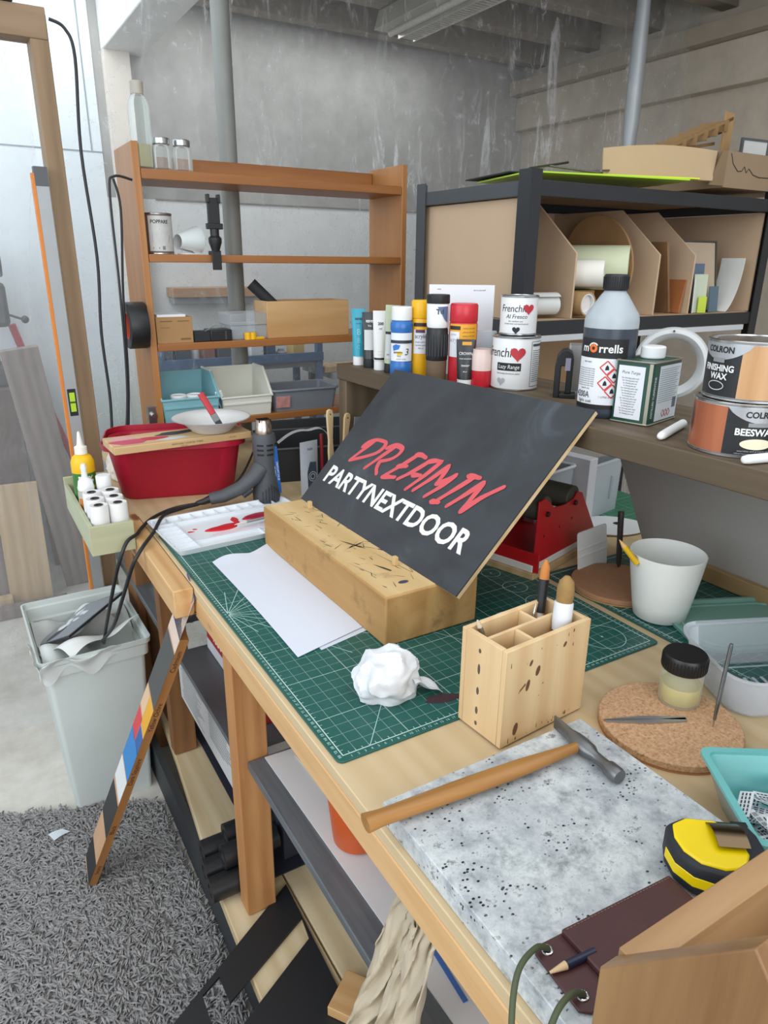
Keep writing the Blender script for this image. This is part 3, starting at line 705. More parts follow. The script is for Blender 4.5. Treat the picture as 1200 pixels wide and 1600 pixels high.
o = MB().grid(lambda q, b: Vector((-6.5+13*b, (1.2+2.0*q)*math.cos(q*15)+.4, 3.4+(1.2+2.0*q)*math.sin(q*15))), 60, 3, .06).build('paper_scroll', plain('#d6d9d6', .6), None, (99, 79, 45.95), rz=-8, smooth=60, normals=False); tag(o, 'rolled sheets of pale paper in the left compartment of the rack', 'paper roll')
mb = MB().cyl(13.5, 0, .7, 48, M=Matrix.Translation((0, 0, 13.6)) @ Matrix.Rotation(math.radians(82), 4, 'Y')); o = mb.build('round_board', wood('brown_ply', '#b08a60', '#94714a', 'z', .6), None, (133.6, 92, 45.95), bevel=.1); tag(o, 'round brown plywood disc standing in the third compartment', 'disc')
o = MB().box(-.4, .4, -6, 7, 0, 20, Matrix.Rotation(math.radians(-13), 4, 'Y')).build('brown_board', wood('dark_ply', '#8d6a48', '#6f5236', 'z', .6), None, (150.2, 83, 46.2), bevel=.1); tag(o, 'dark brown board leaning in the fourth compartment of the rack', 'board')
o = MB().box(-.3, .3, -4, 6, 0, 9.5, Matrix.Rotation(math.radians(9), 4, 'Y')).build('brown_board', plain('#a8683a', .6), None, (153.2, 80, 46.0)); tag(o, 'small reddish brown board in the fourth compartment', 'board')
t = thing('dark_edged_frame', (166, 78.6, 45.9), 'thin dark edged frame standing among sheets in the right compartment', 'frame', -4)
R = Matrix.Rotation(math.radians(-10), 4, 'X')
mb = MB(); mb.box(-7.5, 7.5, -.4, .4, 0, .5, R).box(-7.5, 7.5, -.4, .4, 20.5, 21, R).box(-7.5, -7, -.4, .4, .5, 20.5, R).box(7, 7.5, -.4, .4, .5, 20.5, R); mb.build('frame_edge', plain('#4a4742', .5), t)
MB().box(-6.9, 6.9, -.1, .1, .6, 20.4, R).build('panel', plain('#b7a58c', .6, var=.08), t)
def sheet(x, y, w, h, rz, tilt, mat, label, th_=.25, nm='acrylic_sheet'):
    o = MB().box(-w/2, w/2, -th_/2, th_/2, 0, h, Matrix.Rotation(math.radians(tilt), 4, 'X')).build(nm, mat, None, (x, y, 46.0), rz=rz); return tag(o, label, 'sheet')
sheet(161.5, 76.4, 6.2, 14, 8, -4, plain('#5c7185', .35), 'slate blue sheet standing in front of the dark edged frame')
sheet(160.8, 75.0, 5.4, 11.0, -6, -4, plain('#c3cdb6', .35), 'pale green sheet in front of the slate blue sheet')
sheet(161.2, 74.2, 3.4, 4.6, -4, -2, plain('#c4d84a', .4), 'small lime green square at the front of the right compartment')
sheet(157.4, 74.4, 1.6, 10, 30, -2, plain('#dfe1df', .5), 'white envelope edge standing next to the pale green sheet', .2, 'envelope')
sheet(168.3, 75.4, 5, 7.5, 6, -5, plain('#58707f', .35), 'short blue grey sheet right of the pale green sheet')
o = MB().grid(lambda q, b: Vector((6*math.sin(q*1.5), -4+8*b, .2+15.5*q**1.5)), 14, 4, .25).build('curved_sheet', plain('#d9dbd6', .4), None, (172.6, 78.2, 45.95), normals=False, smooth=60); tag(o, 'curved white plastic sheet at the right end of the rack shelf', 'sheet')
# on top of the rack
def flat(name, cx, cy, w, d, rz, z, th_, mat, label, cat='sheet'):
    o = MB().box(-w/2, w/2, -d/2, d/2, 0, th_).build(name, mat, None, (cx, cy, z), rz=rz); return tag(o, label, cat)
LIME = plain('#a9d63a', .3, var=.03)
flat('acrylic_sheet', 121, 89, 48, 30, -12, 80.75, .35, LIME, 'lime green acrylic sheet on top of the rack')
flat('acrylic_sheet', 128, 84, 40, 20, -17, 81.15, .35, plain('#cfe02e', .3, var=.03), 'yellow acrylic sheet lying over the lime green sheet')
flat('black_sheet', 125, 96, 56, 24, -9, 81.55, .3, MBLACK, 'flat black sheet on top of the green sheets')
for k, (p0, p1, lab) in enumerate((((92.5, 78, 81.2), (116.8, 90, 85.4), 'thin dark rod sticking up from the sheets, left one'), ((104, 84, 83.2), (119.8, 80, 82.0), 'thin dark rod lying across the sheets'), ((117, 78, 82.3), (133, 86, 84.2), 'short dark rod crossing the long rod'))):
    o = MB().tube([p0, p1], .28, 8).build('metal_rod', DSTEEL); tag(o, lab, 'rod')
t = thing('cardboard_box', (162, 80, 80.6), 'open brown cardboard box on top of the rack with a folded flap', 'box')
CARDD = plain('#8f7a60', .85, var=.06)
mb = MB().box(0, 40, -6, -5.4, 0, 9.4).box(0, .6, -5.4, 26, 0, 9.4).box(39.4, 40, -5.4, 26, 0, 9.4).box(.6, 39.4, 25.4, 26, 0, 9.4).box(.6, 39.4, -5.4, 25.4, 0, .6); mb.build('carton', CARDD, t)
MB().grid(lambda q, b: Vector((-5.2-36*q+(4.5-2*q)*b, -5.8+b*3+7*q, 1.2+8.2*b-(1.6*q*b)+(1.2*math.sin(q*3)*b))), 10, 4, .4).build('flap', CARD, t, normals=False)
MB().grid(lambda q, b: Vector((-.3-5.5*q*(1-b*.75), -5.9+q*.6, .3+9.0*b)), 6, 6, .4).build('flap', plain('#7d684c', .85), t, normals=False)
mb = MB().tube([(1.6, -6.05, 8.8), (3, -6.05, 6.2), (5.6, -6.05, 4.4), (7.4, -6.05, 4.6), (8.4, -6.05, 5.8), (9.6, -6.05, 4.3), (10.6, -6.05, 5.4), (13, -6.05, 3.9), (16, -6.05, 3.4), (24, -6.05, 3.6)], .12, 5); mb.build('pen_line', INK, t)
t = thing('cardboard_lattice', (175, 99, 89.9), 'slotted brown cardboard divider grid on top of the cardboard box', 'divider', 8)
LAT = plain('#9a7a50', .8)
for k in range(4):
    mb = MB(); mb.loft([[Vector((x, y+q, z)) for x, z in ((-25+3*k, -.9+.6*k), (22, 14.4-3.4*k), (22, 15.4-3.4*k), (-25+3*k, .1+.6*k))] for q in (0, .7) for y in (-3+k*2.6,)]); mb.build('long_strip', LAT, t)
for k in range(7): MB().box(-19+k*6, -18.4+k*6, -4, 6, -.9+k*1.9, 2.1+k*1.95).build('cross_strip', LAT, t)
MB().box(17, 22.4, -3, -2.5, -1, 16.4).build('end_piece', plain('#b08d60', .8), t)
t = thing('grey_framed_panel', (196, 89.5, 90.5), 'small grey framed panel standing behind the cardboard box', 'frame', -5)
bx('panel', plain('#c9ccc8', .5), (-5, 6, -.2, .2, .6, 6.4), t); mb = MB().box(-5.8, 6.8, -.4, .4, 6.4, 7.1).box(-5.8, -5, -.4, .4, 0, 6.4).box(6, 6.8, -.4, .4, 0, 6.4).box(-5, 6, -.4, .4, 0, .6); mb.build('frame_edge', plain('#55575a', .5), t)
# ================================================================== raised shelf on the bench (hutch)
t = thing('raised_shelf', (50.9, 100, 0), 'dark stained plank shelf raised on the right side of the bench', 'shelf', 1.6)
bx('shelf_board', WALNUT, (0, 30, -158, 0, 30.6, 34.5), t, .2)
bx('end_panel', WALNUTZ, (.4, 29.6, -4.2, -.3, .02, 30.55), t, .2)
bx('end_panel', WALNUTZ, (.4, 29.6, -157.6, -153.7, .02, 30.55), t, .2)
HS = 34.52
def hy(y): return 50.9+(100-y)*math.tan(math.radians(1.6))
t = thing('grey_board', (86.5, 0, 0), 'grey painted board standing upright under the raised shelf', 'board')
GB = NT('worn_grey_paint'); GB.set(Base_Color=GB.mix(GB.ramp(GB.noise(9, 7, .7), ((.66, 0.), (.72, .8))), '#a3a09a', '#7a7168'), Roughness=.6); GB = GB.m
mb = MB(); mb.loft([[Vector((x, y, z)) for y, z in ((-50, .35), (26, .35), (36, 19), (36, 30.4), (-50, 30.4))] for x in (1.6, 2.6)]); mb.build('panel', GB, t)
MB().box(0, 1.55, -30, 20, .35, 3.6).build('foot_batten', wood('batten_wood', '#b09468', '#937850', 'y', .8), t, bevel=.2)

def ptube(loc, r, h, bodym, capm, label, cat='tube', tilt=0, capm_h=2.2, group='paint tubes on the raised shelf', base_r=None):
    """paint tube standing on its cap, crimped flat at the top; local -y faces the camera"""
    a = face(loc[0], loc[1])
    t = thing('paint_tube', loc, label, cat, a+90, group)
    M = Matrix.Rotation(math.radians(tilt), 4, 'Y')
    br = base_r or r*.92
    MB().lathe([(br*.97, 0), (br, .2), (br*.98, capm_h)], 24, M=M).build('cap', capm, t, smooth=40)
    rings = []
    for q in range(9):
        s = q/8; ry = r*(1-s)**.8*.98+.07; rx = r*(.96+.12*s)
        rings.append([M @ Vector((rx*math.cos(2*math.pi*i/28), ry*math.sin(2*math.pi*i/28), capm_h+.05+(h-capm_h-1.6)*s)) for i in range(28)])
    rings.append([M @ Vector((r*1.08*math.cos(2*math.pi*i/28), .07*math.sin(2*math.pi*i/28), h)) for i in range(28)])
    MB().loft(rings).build('tube', bodym, t, smooth=50)
    def fn(u_, v_):
        s = max(0, min(1, (v_-capm_h)/(h-capm_h-1.6))); ry = r*(1-s)**.8*.98+.07; rx = r*(.96+.12*s)
        x = max(-.98, min(.98, u_/rx)); return M @ Vector((u_, -ry*math.sqrt(1-x*x)-.09, v_))
    return t, fn
LG = plain('#c9ccca', .45, var=.05)
t, fn = ptube((54.9, 95.3, HS), 1.55, 13.9, plain('#2aa0b8', .35, var=.08), WHITE, 'turquoise paint tube with a white cap at the far end of the raised shelf')
letters('lettering', [('B', 2.0, .1, 7.6, dict(bold=.02)), ('B', 1.7, .1, 5.6), ('C', 1.2, 0, 4.2)], fn, plain('#7fc6d2', .4), t)
letters('brand_lettering', [('REEVES', .7, 0, 11.2, dict(xs=.8, bold=.03)), ('acrylic', .5, 0, 10.2)], fn, plain('#17303d', .5), t)
t, fn = ptube((55.1, 89.9, HS), 1.75, 13.4, plain('#3a3c3f', .35, .2), BLACK, 'black paint tube with a silver label next to the turquoise tube')
patch('label', LG, t, fn, -1.35, 1.2, 4.4, 9.2, 8); letters('brand_lettering', [('REEVES', .75, 0, 11, dict(xs=.8, bold=.03)), ('fine', .6, 0, 10)], fn, WHITE, t)
t, fn = ptube((55.3, 85.3, HS), 1.55, 14.0, plain('#e2e4e2', .4, var=.03), WHITE, 'white paint tube with black writing between the black tube and the pale green tube')
letters('lettering', [('200', .9, .2, 10.7, dict(bold=.03)), ('ml', .8, .2, 9.6), ('____', .5, 0, 3.8), ('____', .5, 0, 4.5)], fn, INK, t); patch('band', INK, t, fn, -1.45, 1.45, 2.5, 3.0, 8)
t, fn = ptube((55.0, 80.0, HS), 1.5, 15.6, plain('#b3bfa0', .4, var=.05), BLACK, 'pale green paint tube with a black cap leaning against the blue bottle', tilt=2)
patch('label', LG, t, fn, -1.3, 1.3, 3.4, 9.0, 8); patch('band', INK, t, fn, -1.4, 1.4, 9.0, 9.6, 8); letters('lettering', [('M', .8, -.6, 4.0)], fn, INK, t)
def bottle(loc, prof, mat, name, label, seg=36, group=None):
    t = thing(name, loc, label, 'bottle', 0, group); MB().lathe(prof, seg).build('body', mat, t, smooth=40); return t
# blue bottle with white cap
x, y = 54.8, 74.6; a = face(x, y)
t = bottle((x, y, HS), [(2.2, 0), (2.6, .5), (2.6, 2.6), (2.45, 3.4), (2.45, 10), (2.6, 10.6), (2.6, 11.8), (2.2, 12.6)], plain('#2f6fb8', .3, var=.06), 'paint_bottle', 'blue paint bottle with a white cap on the raised shelf')
MB().lathe([(2.35, 12.65), (2.4, 12.8), (2.35, 15.4), (2.2, 15.6)], 36).build('cap', WHITE, t)
fn = on_cyl(2.5, a, .12); patch('label', WPAPER, t, on_cyl(2.5, a), -3, 3, 3.6, 9.9); patch('band', plain('#2d3742', .5), t, fn, -3, 3, 7.6, 8.3)
letters('lettering', [('3', 2.1, 1.2, 5.0, dict(shear=.2))], fn, INK, t); letters('brand_lettering', [('system', .75, -.8, 5.4, dict(bold=.02)), ('blue', .5, -.5, 4.6), ('acrylic colour', .4, 0, 4.0)], fn, INK, t)
poly_on('colour_splash', plain('#2b74c4', .5), t, fn, [[(-1.9, 5.9), (-.6, 6.3), (-.2, 7.2), (-1.3, 7.4), (-2.1, 7)]]); poly_on('colour_splash', plain('#e5c21f', .5), t, fn, [[(-1.0, 4.9), (.0, 4.95), (.3, 5.5), (-.3, 5.9), (-1, 5.6)]])
# white card behind the bottles
t = thing('white_card', (68.2, 70.5, HS), 'white card standing behind the yellow, black and red paint bottles', 'card', face(68, 70)+90)
MB().box(-7.3, 7.6, -.3, .5, 0, 20.3).build('sheet', WPAPER, t)
letters('lettering', [('easy', .5, -5, 19.2), ('do it yourself', .5, 4.2, 19.0)], on_plane((0, -.3, 0), (1, 0, 0), (0, 0, 1)), plain('#4a4d52', .6), t)
# yellow bottle
YEL = plain('#eeb21a', .35, var=.04)
x, y = 59.2, 73.2; a = face(x, y); t = bottle((x, y, HS), [(2.2, 0), (2.3, .4), (2.3, 12.6), (2.2, 13)], YEL, 'paint_bottle', 'yellow paint bottle between the blue bottle and the black bottle')
MB().lathe([(2.3, 13.05), (2.35, 13.2), (2.3, 16.6), (2.1, 17)], 36).build('cap', plain('#f0b60c', .35), t)
fn = on_cyl(2.3, a, .1); patch('label', WPAPER, t, on_cyl(2.3, a), -1.7, 1.7, 5.2, 10.6)
patch('band', plain('#2c2624', .5), t, fn, -1.8, 1.8, 11.3, 12.1); patch('band', plain('#5a3a5c', .5), t, fn, -1.2, .9, 9.9, 10.6)
letters('lettering', [('acrylic', 1.35, 0, 8.7, dict(xs=.8)), ('bright yellow', .45, 0, 7.7), ('student paint', .45, 0, 7.0), ('500 ml', .45, 0, 6.3)], fn, plain('#3a3350', .6), t)
# dark bottle
x, y = 57.9, 64.8; a = face(x, y); t = bottle((x, y, HS), [(2.2, 0), (2.25, .3), (2.3, 4.6)], clear('tinted_base', '#a8937a', .35, .1), 'paint_bottle', 'tall bottle with black cap, white shoulder and black ribbed body')
MB().lathe([(2.3, 4.65), (2.4, 4.8), (2.35, 11.2), (2.2, 11.6)], 36).build('ribbed_body', BLACK, t, smooth=40); mb = MB()
for k in range(22): q = 2*math.pi*k/22; mb.cyl(.13, 5.6, 10.2, 6, (2.4*math.cos(q), 2.4*math.sin(q), 0))
mb.build('ribs', plain('#3a3c40', .35), t)
MB().lathe([(2.2, 11.65), (2.35, 12), (2.4, 13), (2.45, 16.4), (2.35, 16.7)], 36).build('white_shoulder', WHITE, t); MB().lathe([(2.5, 16.75), (2.55, 16.9), (2.55, 18.4), (2.4, 18.6)], 36).build('cap', BLACK, t)
fn = on_cyl(2.42, a, .14); letters('lettering', [('Td', 1.5, .5, 14.6, dict(bold=.03))], fn, plain('#2e4358', .5), t); poly_on('printed_wedge', plain('#5a6f92', .5), t, fn, [[(-.1, 16.1), (2.4, 16.2), (2.4, 12.8), (1.6, 13.4)]])
# red bottle
RED = plain('#c92a37', .35, var=.05)
x, y = 62.6, 61.6; a = face(x, y); t = bottle((x, y, HS), [(2.9, 0), (3.05, .4), (3.05, 12.6), (2.9, 12.9)], RED, 'paint_bottle', 'red paint bottle with an orange label on the raised shelf')
MB().lathe([(2.95, 12.95), (3.05, 13.1), (3.05, 16.4), (2.8, 16.8)], 36).build('cap', RED, t)
fn = on_cyl(3.05, a, .1); patch('label', plain('#eba92c', .5), t, on_cyl(3.05, a), -3.6, 3.6, 6, 12.6); patch('band', plain('#2c2624', .5), t, fn, -3.4, -.6, 11.4, 12.2); patch('panel', WPAPER, t, fn, -3.4, -.8, 5.6, 11.0)
letters('lettering', [('acrylic', 1.4, -1.8, 8.8, dict(xs=.8)), ('artist', .7, -2.2, 10.2)], fn, plain('#4a3350', .6), t)
letters('small_print', [('primary red colour', .5, 1.4, 11.6-.8*k, dict(xs=.75)) for k in range(5)], fn, plain('#8a5a1c', .6), t)
# small black tube in front of the red bottle
a = face(59.4, 56.6)
t = thing('paint_tube', (59.6, 56.4, HS), 'small black tester tube standing in front of the red bottle', 'tube', a+90)
MB().lathe([(1.55, 0), (1.6, 1.4)], 24).build('cap', WHITE, t)
BK = plain('#27292c', .4)
MB().loft([[Vector((1.7+.35*s, 0, 0)) * 0+Vector(((1.6+.5*s)*math.cos(2*math.pi*i/24), (1.55*(1-s)**.8+.08)*math.sin(2*math.pi*i/24), 1.45+8.3*s)) for i in range(24)] for s in [q/7 for q in range(8)]]).build('tube', BK, t, smooth=50)
fn = lambda u_, v_: Vector((u_, -(1.55*(1-min(1, max(0, (v_-1.45)/8.3)))**.8+.08)*math.sqrt(max(.05, 1-(u_/(1.6+.5*(v_-1.45)/8.3))**2))-.1, v_))
letters('lettering', [('CROWN', .85, 0, 6.6, dict(xs=.85)), ('matt emulsion', .45, 0, 5.7), ('tester', .75, 0, 4.2, dict(shear=.3)), ('40 ml', .4, 0, 3.0)], fn, WHITE, t); patch('gold_strip', plain('#d9992c', .5), t, fn, -.8, 1.2, 8.6, 9.3, 6)
# red tub
x, y = 62.4, 54.3; t = thing('paint_jar', (x, y, HS), 'frosted jar with red paint in the bottom, beside the large white tin', 'jar')
MB().lathe([(2.1, 0), (2.2, .3), (2.2, 3.4)], 28).build('paint', plain('#c4202e', .35), t); MB().lathe([(2.2, 3.45), (2.2, 6.6), (2.0, 7.1), (2.0, 7.9), (1.8, 7.9), (1.8, 7), (2.05, 6.5), (2.05, 3.5)], 28).build('jar', plain('#dcc5bd', .4, var=.03), t)
o = MB().box(-2.6, 2.6, -.25, .25, 0, 11).build('plastic_scraper', FROST, None, (67.4, 60, HS), rz=face(66, 60)+90, bevel=.2); tag(o, 'clear plastic scraper standing behind the red jar', 'scraper')
# two white paint tins
def heart(s, cx, cy, n=20):
    out = []
    for k in range(n):
        q = 2*math.pi*k/n; out.append((cx+s*16*math.sin(q)**3/17, cy+s*(13*math.cos(q)-5*math.cos(2*q)-2*math.cos(3*q)-math.cos(4*q))/17))
    return out
HRED = plain('#c0313c', .5, var=.08); TINW = plain('#e6e8e7', .35, var=.02)
x, y = 67.6, 49.6; a = face(x, y); t = tin((x, y, HS), 4.9, 11.0, 'large white paint tin with red heart, under the small white tin', TINW)
fn = on_cyl(4.9, a-6, .06); fn2 = on_cyl(4.9, a-6, .1)
letters('lettering', [('Frenchic', 2.7, -3.1, 6.9, dict(shear=.12, xs=.82))], fn, INK, t); poly_on('red_heart', HRED, t, fn2, [heart(1.7, 1.0, 7.6)])
poly_on('black_banner', INK, t, fn, [[(-3.4, 4.1), (1.8, 4.1), (1.8, 5.7), (-3.4, 5.7)]]); letters('banner_lettering', [('Lazy Range', 1.15, -.8, 4.55, dict(shear=.15, xs=.88))], fn2, WHITE, t)
letters('small_print', [('the lovely furniture paint', .5, -.9, 3.4)], fn, INK, t); poly_on('grey_heart', plain('#a9abab', .5), t, fn, [heart(1.0, -2.3, 1.9)])
bl = [rbar((4.0, .9), (8.4, .9), .1), rbar((4, 10), (8.4, 10), .1), rbar((4, .9), (4, 10), .1), rbar((8.4, .9), (8.4, 10), .1), rbar((4.3, 9.3), (7.6, 9.3), .5)]+[rbar((4.3, 8.2-.42*k), (8.1-.6*(k % 3), 8.2-.42*k), .1) for k in range(16)]
poly_on('printed_panel', plain('#3f4552', .6), t, fn, bl)
x2, y2 = 68.4, 50.4; a = face(x2, y2); t = tin((x2, y2, HS+11.05), 3.8, 7.9, 'small white paint tin with red heart on top of the large white tin', TINW)
fn = on_cyl(3.8, a-4, .06); fn2 = on_cyl(3.8, a-4, .1)
letters('lettering', [('Frenchic', 2.0, -.9, 4.7, dict(shear=.12, xs=.85)), ('Al Fresco', 1.15, -.2, 3.4, dict(shear=.2))], fn, INK, t); poly_on('red_heart', HRED, t, fn2, [heart(1.25, 2.3, 5.3)])
letters('small_print', [('for outdoor use', .45, -.3, 2.7), ('durable finish and weatherproof', .4, -.2, 2.2)], fn, INK, t); poly_on('black_heart', INK, t, fn, [heart(.85, -.1, 1.1)])
# clear box with paper and black device
t = thing('clear_box', (76.6, 36.2, HS), 'clear plastic box holding white paper, behind the black gadget', 'box', face(74, 36)+90)
tray(MB(), [(9.6, 5, .6, 0), (9.9, 5.2, .6, 9.8)], .15, .15).build('box', clear('clear_box_plastic', '#eceff0', .14, .2), t); MB().box(-2, 4.4, -1, -.6, .2, 8.6).build('paper', plain('#cfd8dc', .6), t)
t = thing('black_gadget', (69.2, 36.8, HS), 'black plastic gadget with arched top between white tin and dark bottle', 'gadget', face(69, 37)+90)
pr = [(-1.7, 0), (-.55, 0), (-.55, 6.2), (.55, 6.2), (.55, .9), (1.7, .9), (1.75, 7.6), (1.3, 8.8), (.4, 9.4), (-.6, 9.2), (-1.5, 8), (-1.75, 6)]
MB().prism(pr, -2, 2, Matrix.Rotation(math.pi/2, 4, 'X')).build('body', BLACK, t, bevel=.15); MB().box(.2, 1.2, -2.12, -2.0, 5.4, 7.8).build('sticker', plain('#9a94a8', .5), t)
MB().box(-.5, 2.6, -2.4, 1.4, 0, .85).build('foot', BLACK, t, bevel=.15)
# spirit bottle
x, y = 62.9, 20.4; a = face(x, y); t = thing('stain_bottle', (x, y, HS), 'translucent one litre bottle of dark stain with black cap', 'bottle')
MB().lathe([(4.5, 15.0), (4.5, 16.2), (4.3, 17.2), (2.3, 20.2), (1.75, 20.9), (1.75, 21.2)], 48).build('shoulder', plain('#c2ccd1', .35, var=.08, trans=.25), t, smooth=35)
MB().lathe([(4.1, 0), (4.45, .4), (4.5, 1), (4.5, 14.98)], 48).build('body', plain('#3b434e', .32, var=.08), t, smooth=40)
MB().lathe([(1.95, 21.0), (2.05, 21.2), (2.0, 23.4), (1.8, 23.6)], 32).build('cap', BLACK, t); mb = MB()
for k in range(30): q = 2*math.pi*k/30; mb.cyl(.08, 21.3, 23.2, 5, (2.05*math.cos(q), 2.05*math.sin(q), 0))
mb.build('cap_ribs', BLACK, t)
fn = on_cyl(4.5, a-10, .05); fn2 = on_cyl(4.5, a-10, .1)
patch('label', WPAPER, t, fn, -5.0, 4.2, 2.4, 10.2, 24); patch('label_band', INK, t, fn, -5.0, 4.2, 10.2, 13.4, 24); patch('label_foot', INK, t, fn, -5.0, 4.2, 1.7, 2.4, 24)
letters('brand_lettering', [('m', 1.9, -3.35, 11.2, dict(bold=.02)), ('rrells', 1.9, 1.2, 11.2, dict(bold=.02))], fn2, WHITE, t); poly_on('brand_ring', plain('#e2722a', .5), t, fn2, circ((-1.75, 11.8), .5, .22, 20)); poly_on('brand_arc', WHITE, t, fn2, circ((-1.75, 11.8), .85, .1, 20)[2:9])
for (cu, cv) in ((.9, 8.7), (2.15, 7.4), (.75, 6.1), (2.0, 4.8)):
    s = 1.15; pts = [(cu, cv-s), (cu+s, cv), (cu, cv+s), (cu-s, cv)]
    poly_on('hazard_diamond', plain('#d8433c', .5), t, fn2, [rbar(pts[i], pts[(i+1) % 4], .2) for i in range(4)]); poly_on('hazard_symbol', INK, t, fn2, [[(cu-.3, cv-.4), (cu+.35, cv-.35), (cu+.25, cv+.2), (cu, cv+.5), (cu-.25, cv+.1)]])
letters('lettering', [('4200A', 1.5, -3.2, 3.5, dict(xs=.75, bold=.01)), ('light oak', .8, -2.6, 2.65, dict(shear=.2)), ('dye stain', .45, -2.6, 9.4), ('batch no.', .5, -2.6, 4.9), ('1 LITRE e MOQ 1', .45, 1.6, 3.6)]+[('spirit based wood dye keep', .33, -2.9, 8.3-.36*k) for k in range(9)], fn2, plain('#3c3f44', .6), t)
# green tin
t = thing('spirit_tin', (61.6, 9.4, HS), 'green rectangular spirit tin with a white cap and white labels', 'tin', 14)
GRN = plain('#1f4a3c', .4, var=.05)
MB().prism(rrect(10.4, 6.6, .5, 3, 5.2, 3.3), .15, 10.2).build('body', GRN, t, bevel=.1)
mb = MB(); mb.tube([(x_, y_, .2) for x_, y_ in rrect(10.6, 6.8, .55, 3, 5.2, 3.3)], .16, 6, True); mb.tube([(x_, y_, 10.25) for x_, y_ in rrect(10.6, 6.8, .55, 3, 5.2, 3.3)], .16, 6, True); mb.build('rims', plain('#a9a79a', .35, .8), t)
MB().box(-.06, .0, .15, .75, .3, 10.1).build('seam', plain('#b9b5a2', .35, .8), t)
MB().cyl(2.0, 10.25, 12.3, 28, (6.6, 3.6, 0)).build('cap', WHITE, t, bevel=.25)
fs = on_plane((0, 6.6, 0), (0, -1, 0), (0, 0, 1), .05); patch('side_label', WPAPER, t, fs, .6, 5.2, .8, 9.5, 1)
letters('side_print', [('Pure Turps', .7, 2.8, 8.2, dict(shear=.2))]+[('for thinning paint and', .38, 2.8, 7.4-.42*k, dict(xs=.9-.08*(k % 4))) for k in range(15)], lambda u_, v_: fs(u_, v_)+Vector((-.03, 0, 0)), plain('#555f60', .6), t)
ff = on_plane((0, 0, 0), (1, 0, 0), (0, 0, 1), .05); patch('front_label', plain('#dde6ea', .5), t, ff, 2.2, 10.1, .5, 9.6, 1)
f2 = lambda u_, v_: ff(u_, v_)+Vector((0, -.03, 0)); poly_on('ruled_text', plain('#8a98a4', .6), t, f2, [rbar((2.6, 9-.36*k), (9.6-.5*(k % 3), 9-.36*k), .09) for k in range(16)]); poly_on('barcode', plain('#4d5866', .6), t, f2, [rbar((8.3+.16*k, 2.2), (8.3+.16*k, 4.0), .06+.05*(k % 2)) for k in range(9)])
for cu in (5.2, 6.2, 7.2): poly_on('hazard_diamond', plain('#cf4a4a', .5), t, f2, [rbar(p, q, .14) for p, q in (((cu, 1.0), (cu+.6, 1.6)), ((cu+.6, 1.6), (cu, 2.2)), ((cu, 2.2), (cu-.6, 1.6)), ((cu-.6, 1.6), (cu, 1.0)))])
fv = on_plane((1.35, 0, 0), (0, 0, 1), (-1, 0, 0), .05); letters('edge_lettering', [('DISTILLED TURPENTINE', .85, 4.6, -.2, dict(xs=.75, bold=.01))], lambda u_, v_: Vector((1.05-v_, -.05, u_)), WHITE, t)
# white ring
t = thing('white_ring', (84.6, 24, HS+7.0), 'white moulded ring standing on edge behind the green tin', 'ring', face(84, 24)+90)
RY = Matrix.Rotation(math.pi/2, 4, 'X')
MB().loft([[RY @ Vector((r_*math.cos(2*math.pi*i/56), r_*math.sin(2*math.pi*i/56), z)) for i in range(56)] for r_, z in ((4.7, -.8), (5.2, .5), (5.9, 1.0), (6.6, .7), (6.95, -.5), (6.8, -.9), (6.2, -.4), (5.4, -.5))], wrap=True).build('ring', plain('#cdd1d1', .4, var=.04), t, smooth=50)
MB().cyl(.2, 0, .5, 10, M=Matrix.Translation((-.2, -.9, 6.3)) @ RY).build('screw', DSTEEL, t)
# wax tins
def waxtin(loc, r, h, label, rot, woodm, dark_first):
    t = tin(loc, r, h, label, plain('#b9bdc0', .35, .5, .04), 'wax_tin', plain('#c5c6c4', .25, 1, .04), 'stacked wax tins on the raised shelf')
    a = face(loc[0], loc[1])+rot; return t, on_cyl(r, a, .05), on_cyl(r, a, .1), on_cyl(r, a, .14)
WT1 = wood('printed_oak', '#d2a878', '#b98a5c', 'z', 1.2, .4); WT2 = wood('printed_cherry', '#b26a45', '#8e4a30', 'z', 1.2, .4, True, '#3a1d12')
x, y = 61.6, -6.4
t, fn, f2, f3 = waxtin((x, y, HS), 6.35, 7.5, 'lower wax tin, with reddish wood and black label', 0, WT2, False)
patch('wood_print', WT2, t, fn, -11, -1.6, .5, 7.0, 30); patch('label', BLACK, t, fn, -1.6, 8, .5, 7.0, 30)
poly_on('silver_crest', plain('#b4b7b9', .35, .5), t, f2, [[(-1.6, 7.0)]+[(-1.6+9.6*k/16, 7.0-2.1*math.sin(math.pi*k/16)**.7) for k in range(17)]])
letters('brand_lettering', [('COLRON', 1.15, 3.0, 5.75, dict(xs=.95, bold=.03))], f3, INK, t); letters('lettering', [('BEESWAX', 1.3, 2.4, 3.3, dict(bold=.03, xs=.95))], f3, WHITE, t)
poly_on('grade_tag', plain('#8d9092', .4), t, f3, [rbar((1.2, 4.75), (4, 4.75), .55)]); poly_on('colour_oval', plain('#e8e2c2', .5), t, f3, [[(2.6+2.1*math.cos(q*math.pi/12), 2.1+.75*math.sin(q*math.pi/12)) for q in range(24)]])
letters('small_print', [('nourishes and protects wood', .38, 2.6, 1.0), ('refined beeswax paste for indoor furniture', .3, 2.6, .65)], f3, plain('#b9babb', .6), t)
t, fn, f2, f3 = waxtin((x+.9, y-.2, HS+7.55), 6.3, 8.1, 'upper wax tin, with pale oak and black label', 0, WT1, True)
patch('wood_print', WT1, t, fn, -1.6, 5.6, .5, 7.6, 30); patch('label', BLACK, t, fn, -8.5, -1.6, .5, 7.6, 30); patch('end_print', WPAPER, t, fn, 5.9, 9, .5, 7.6, 10)
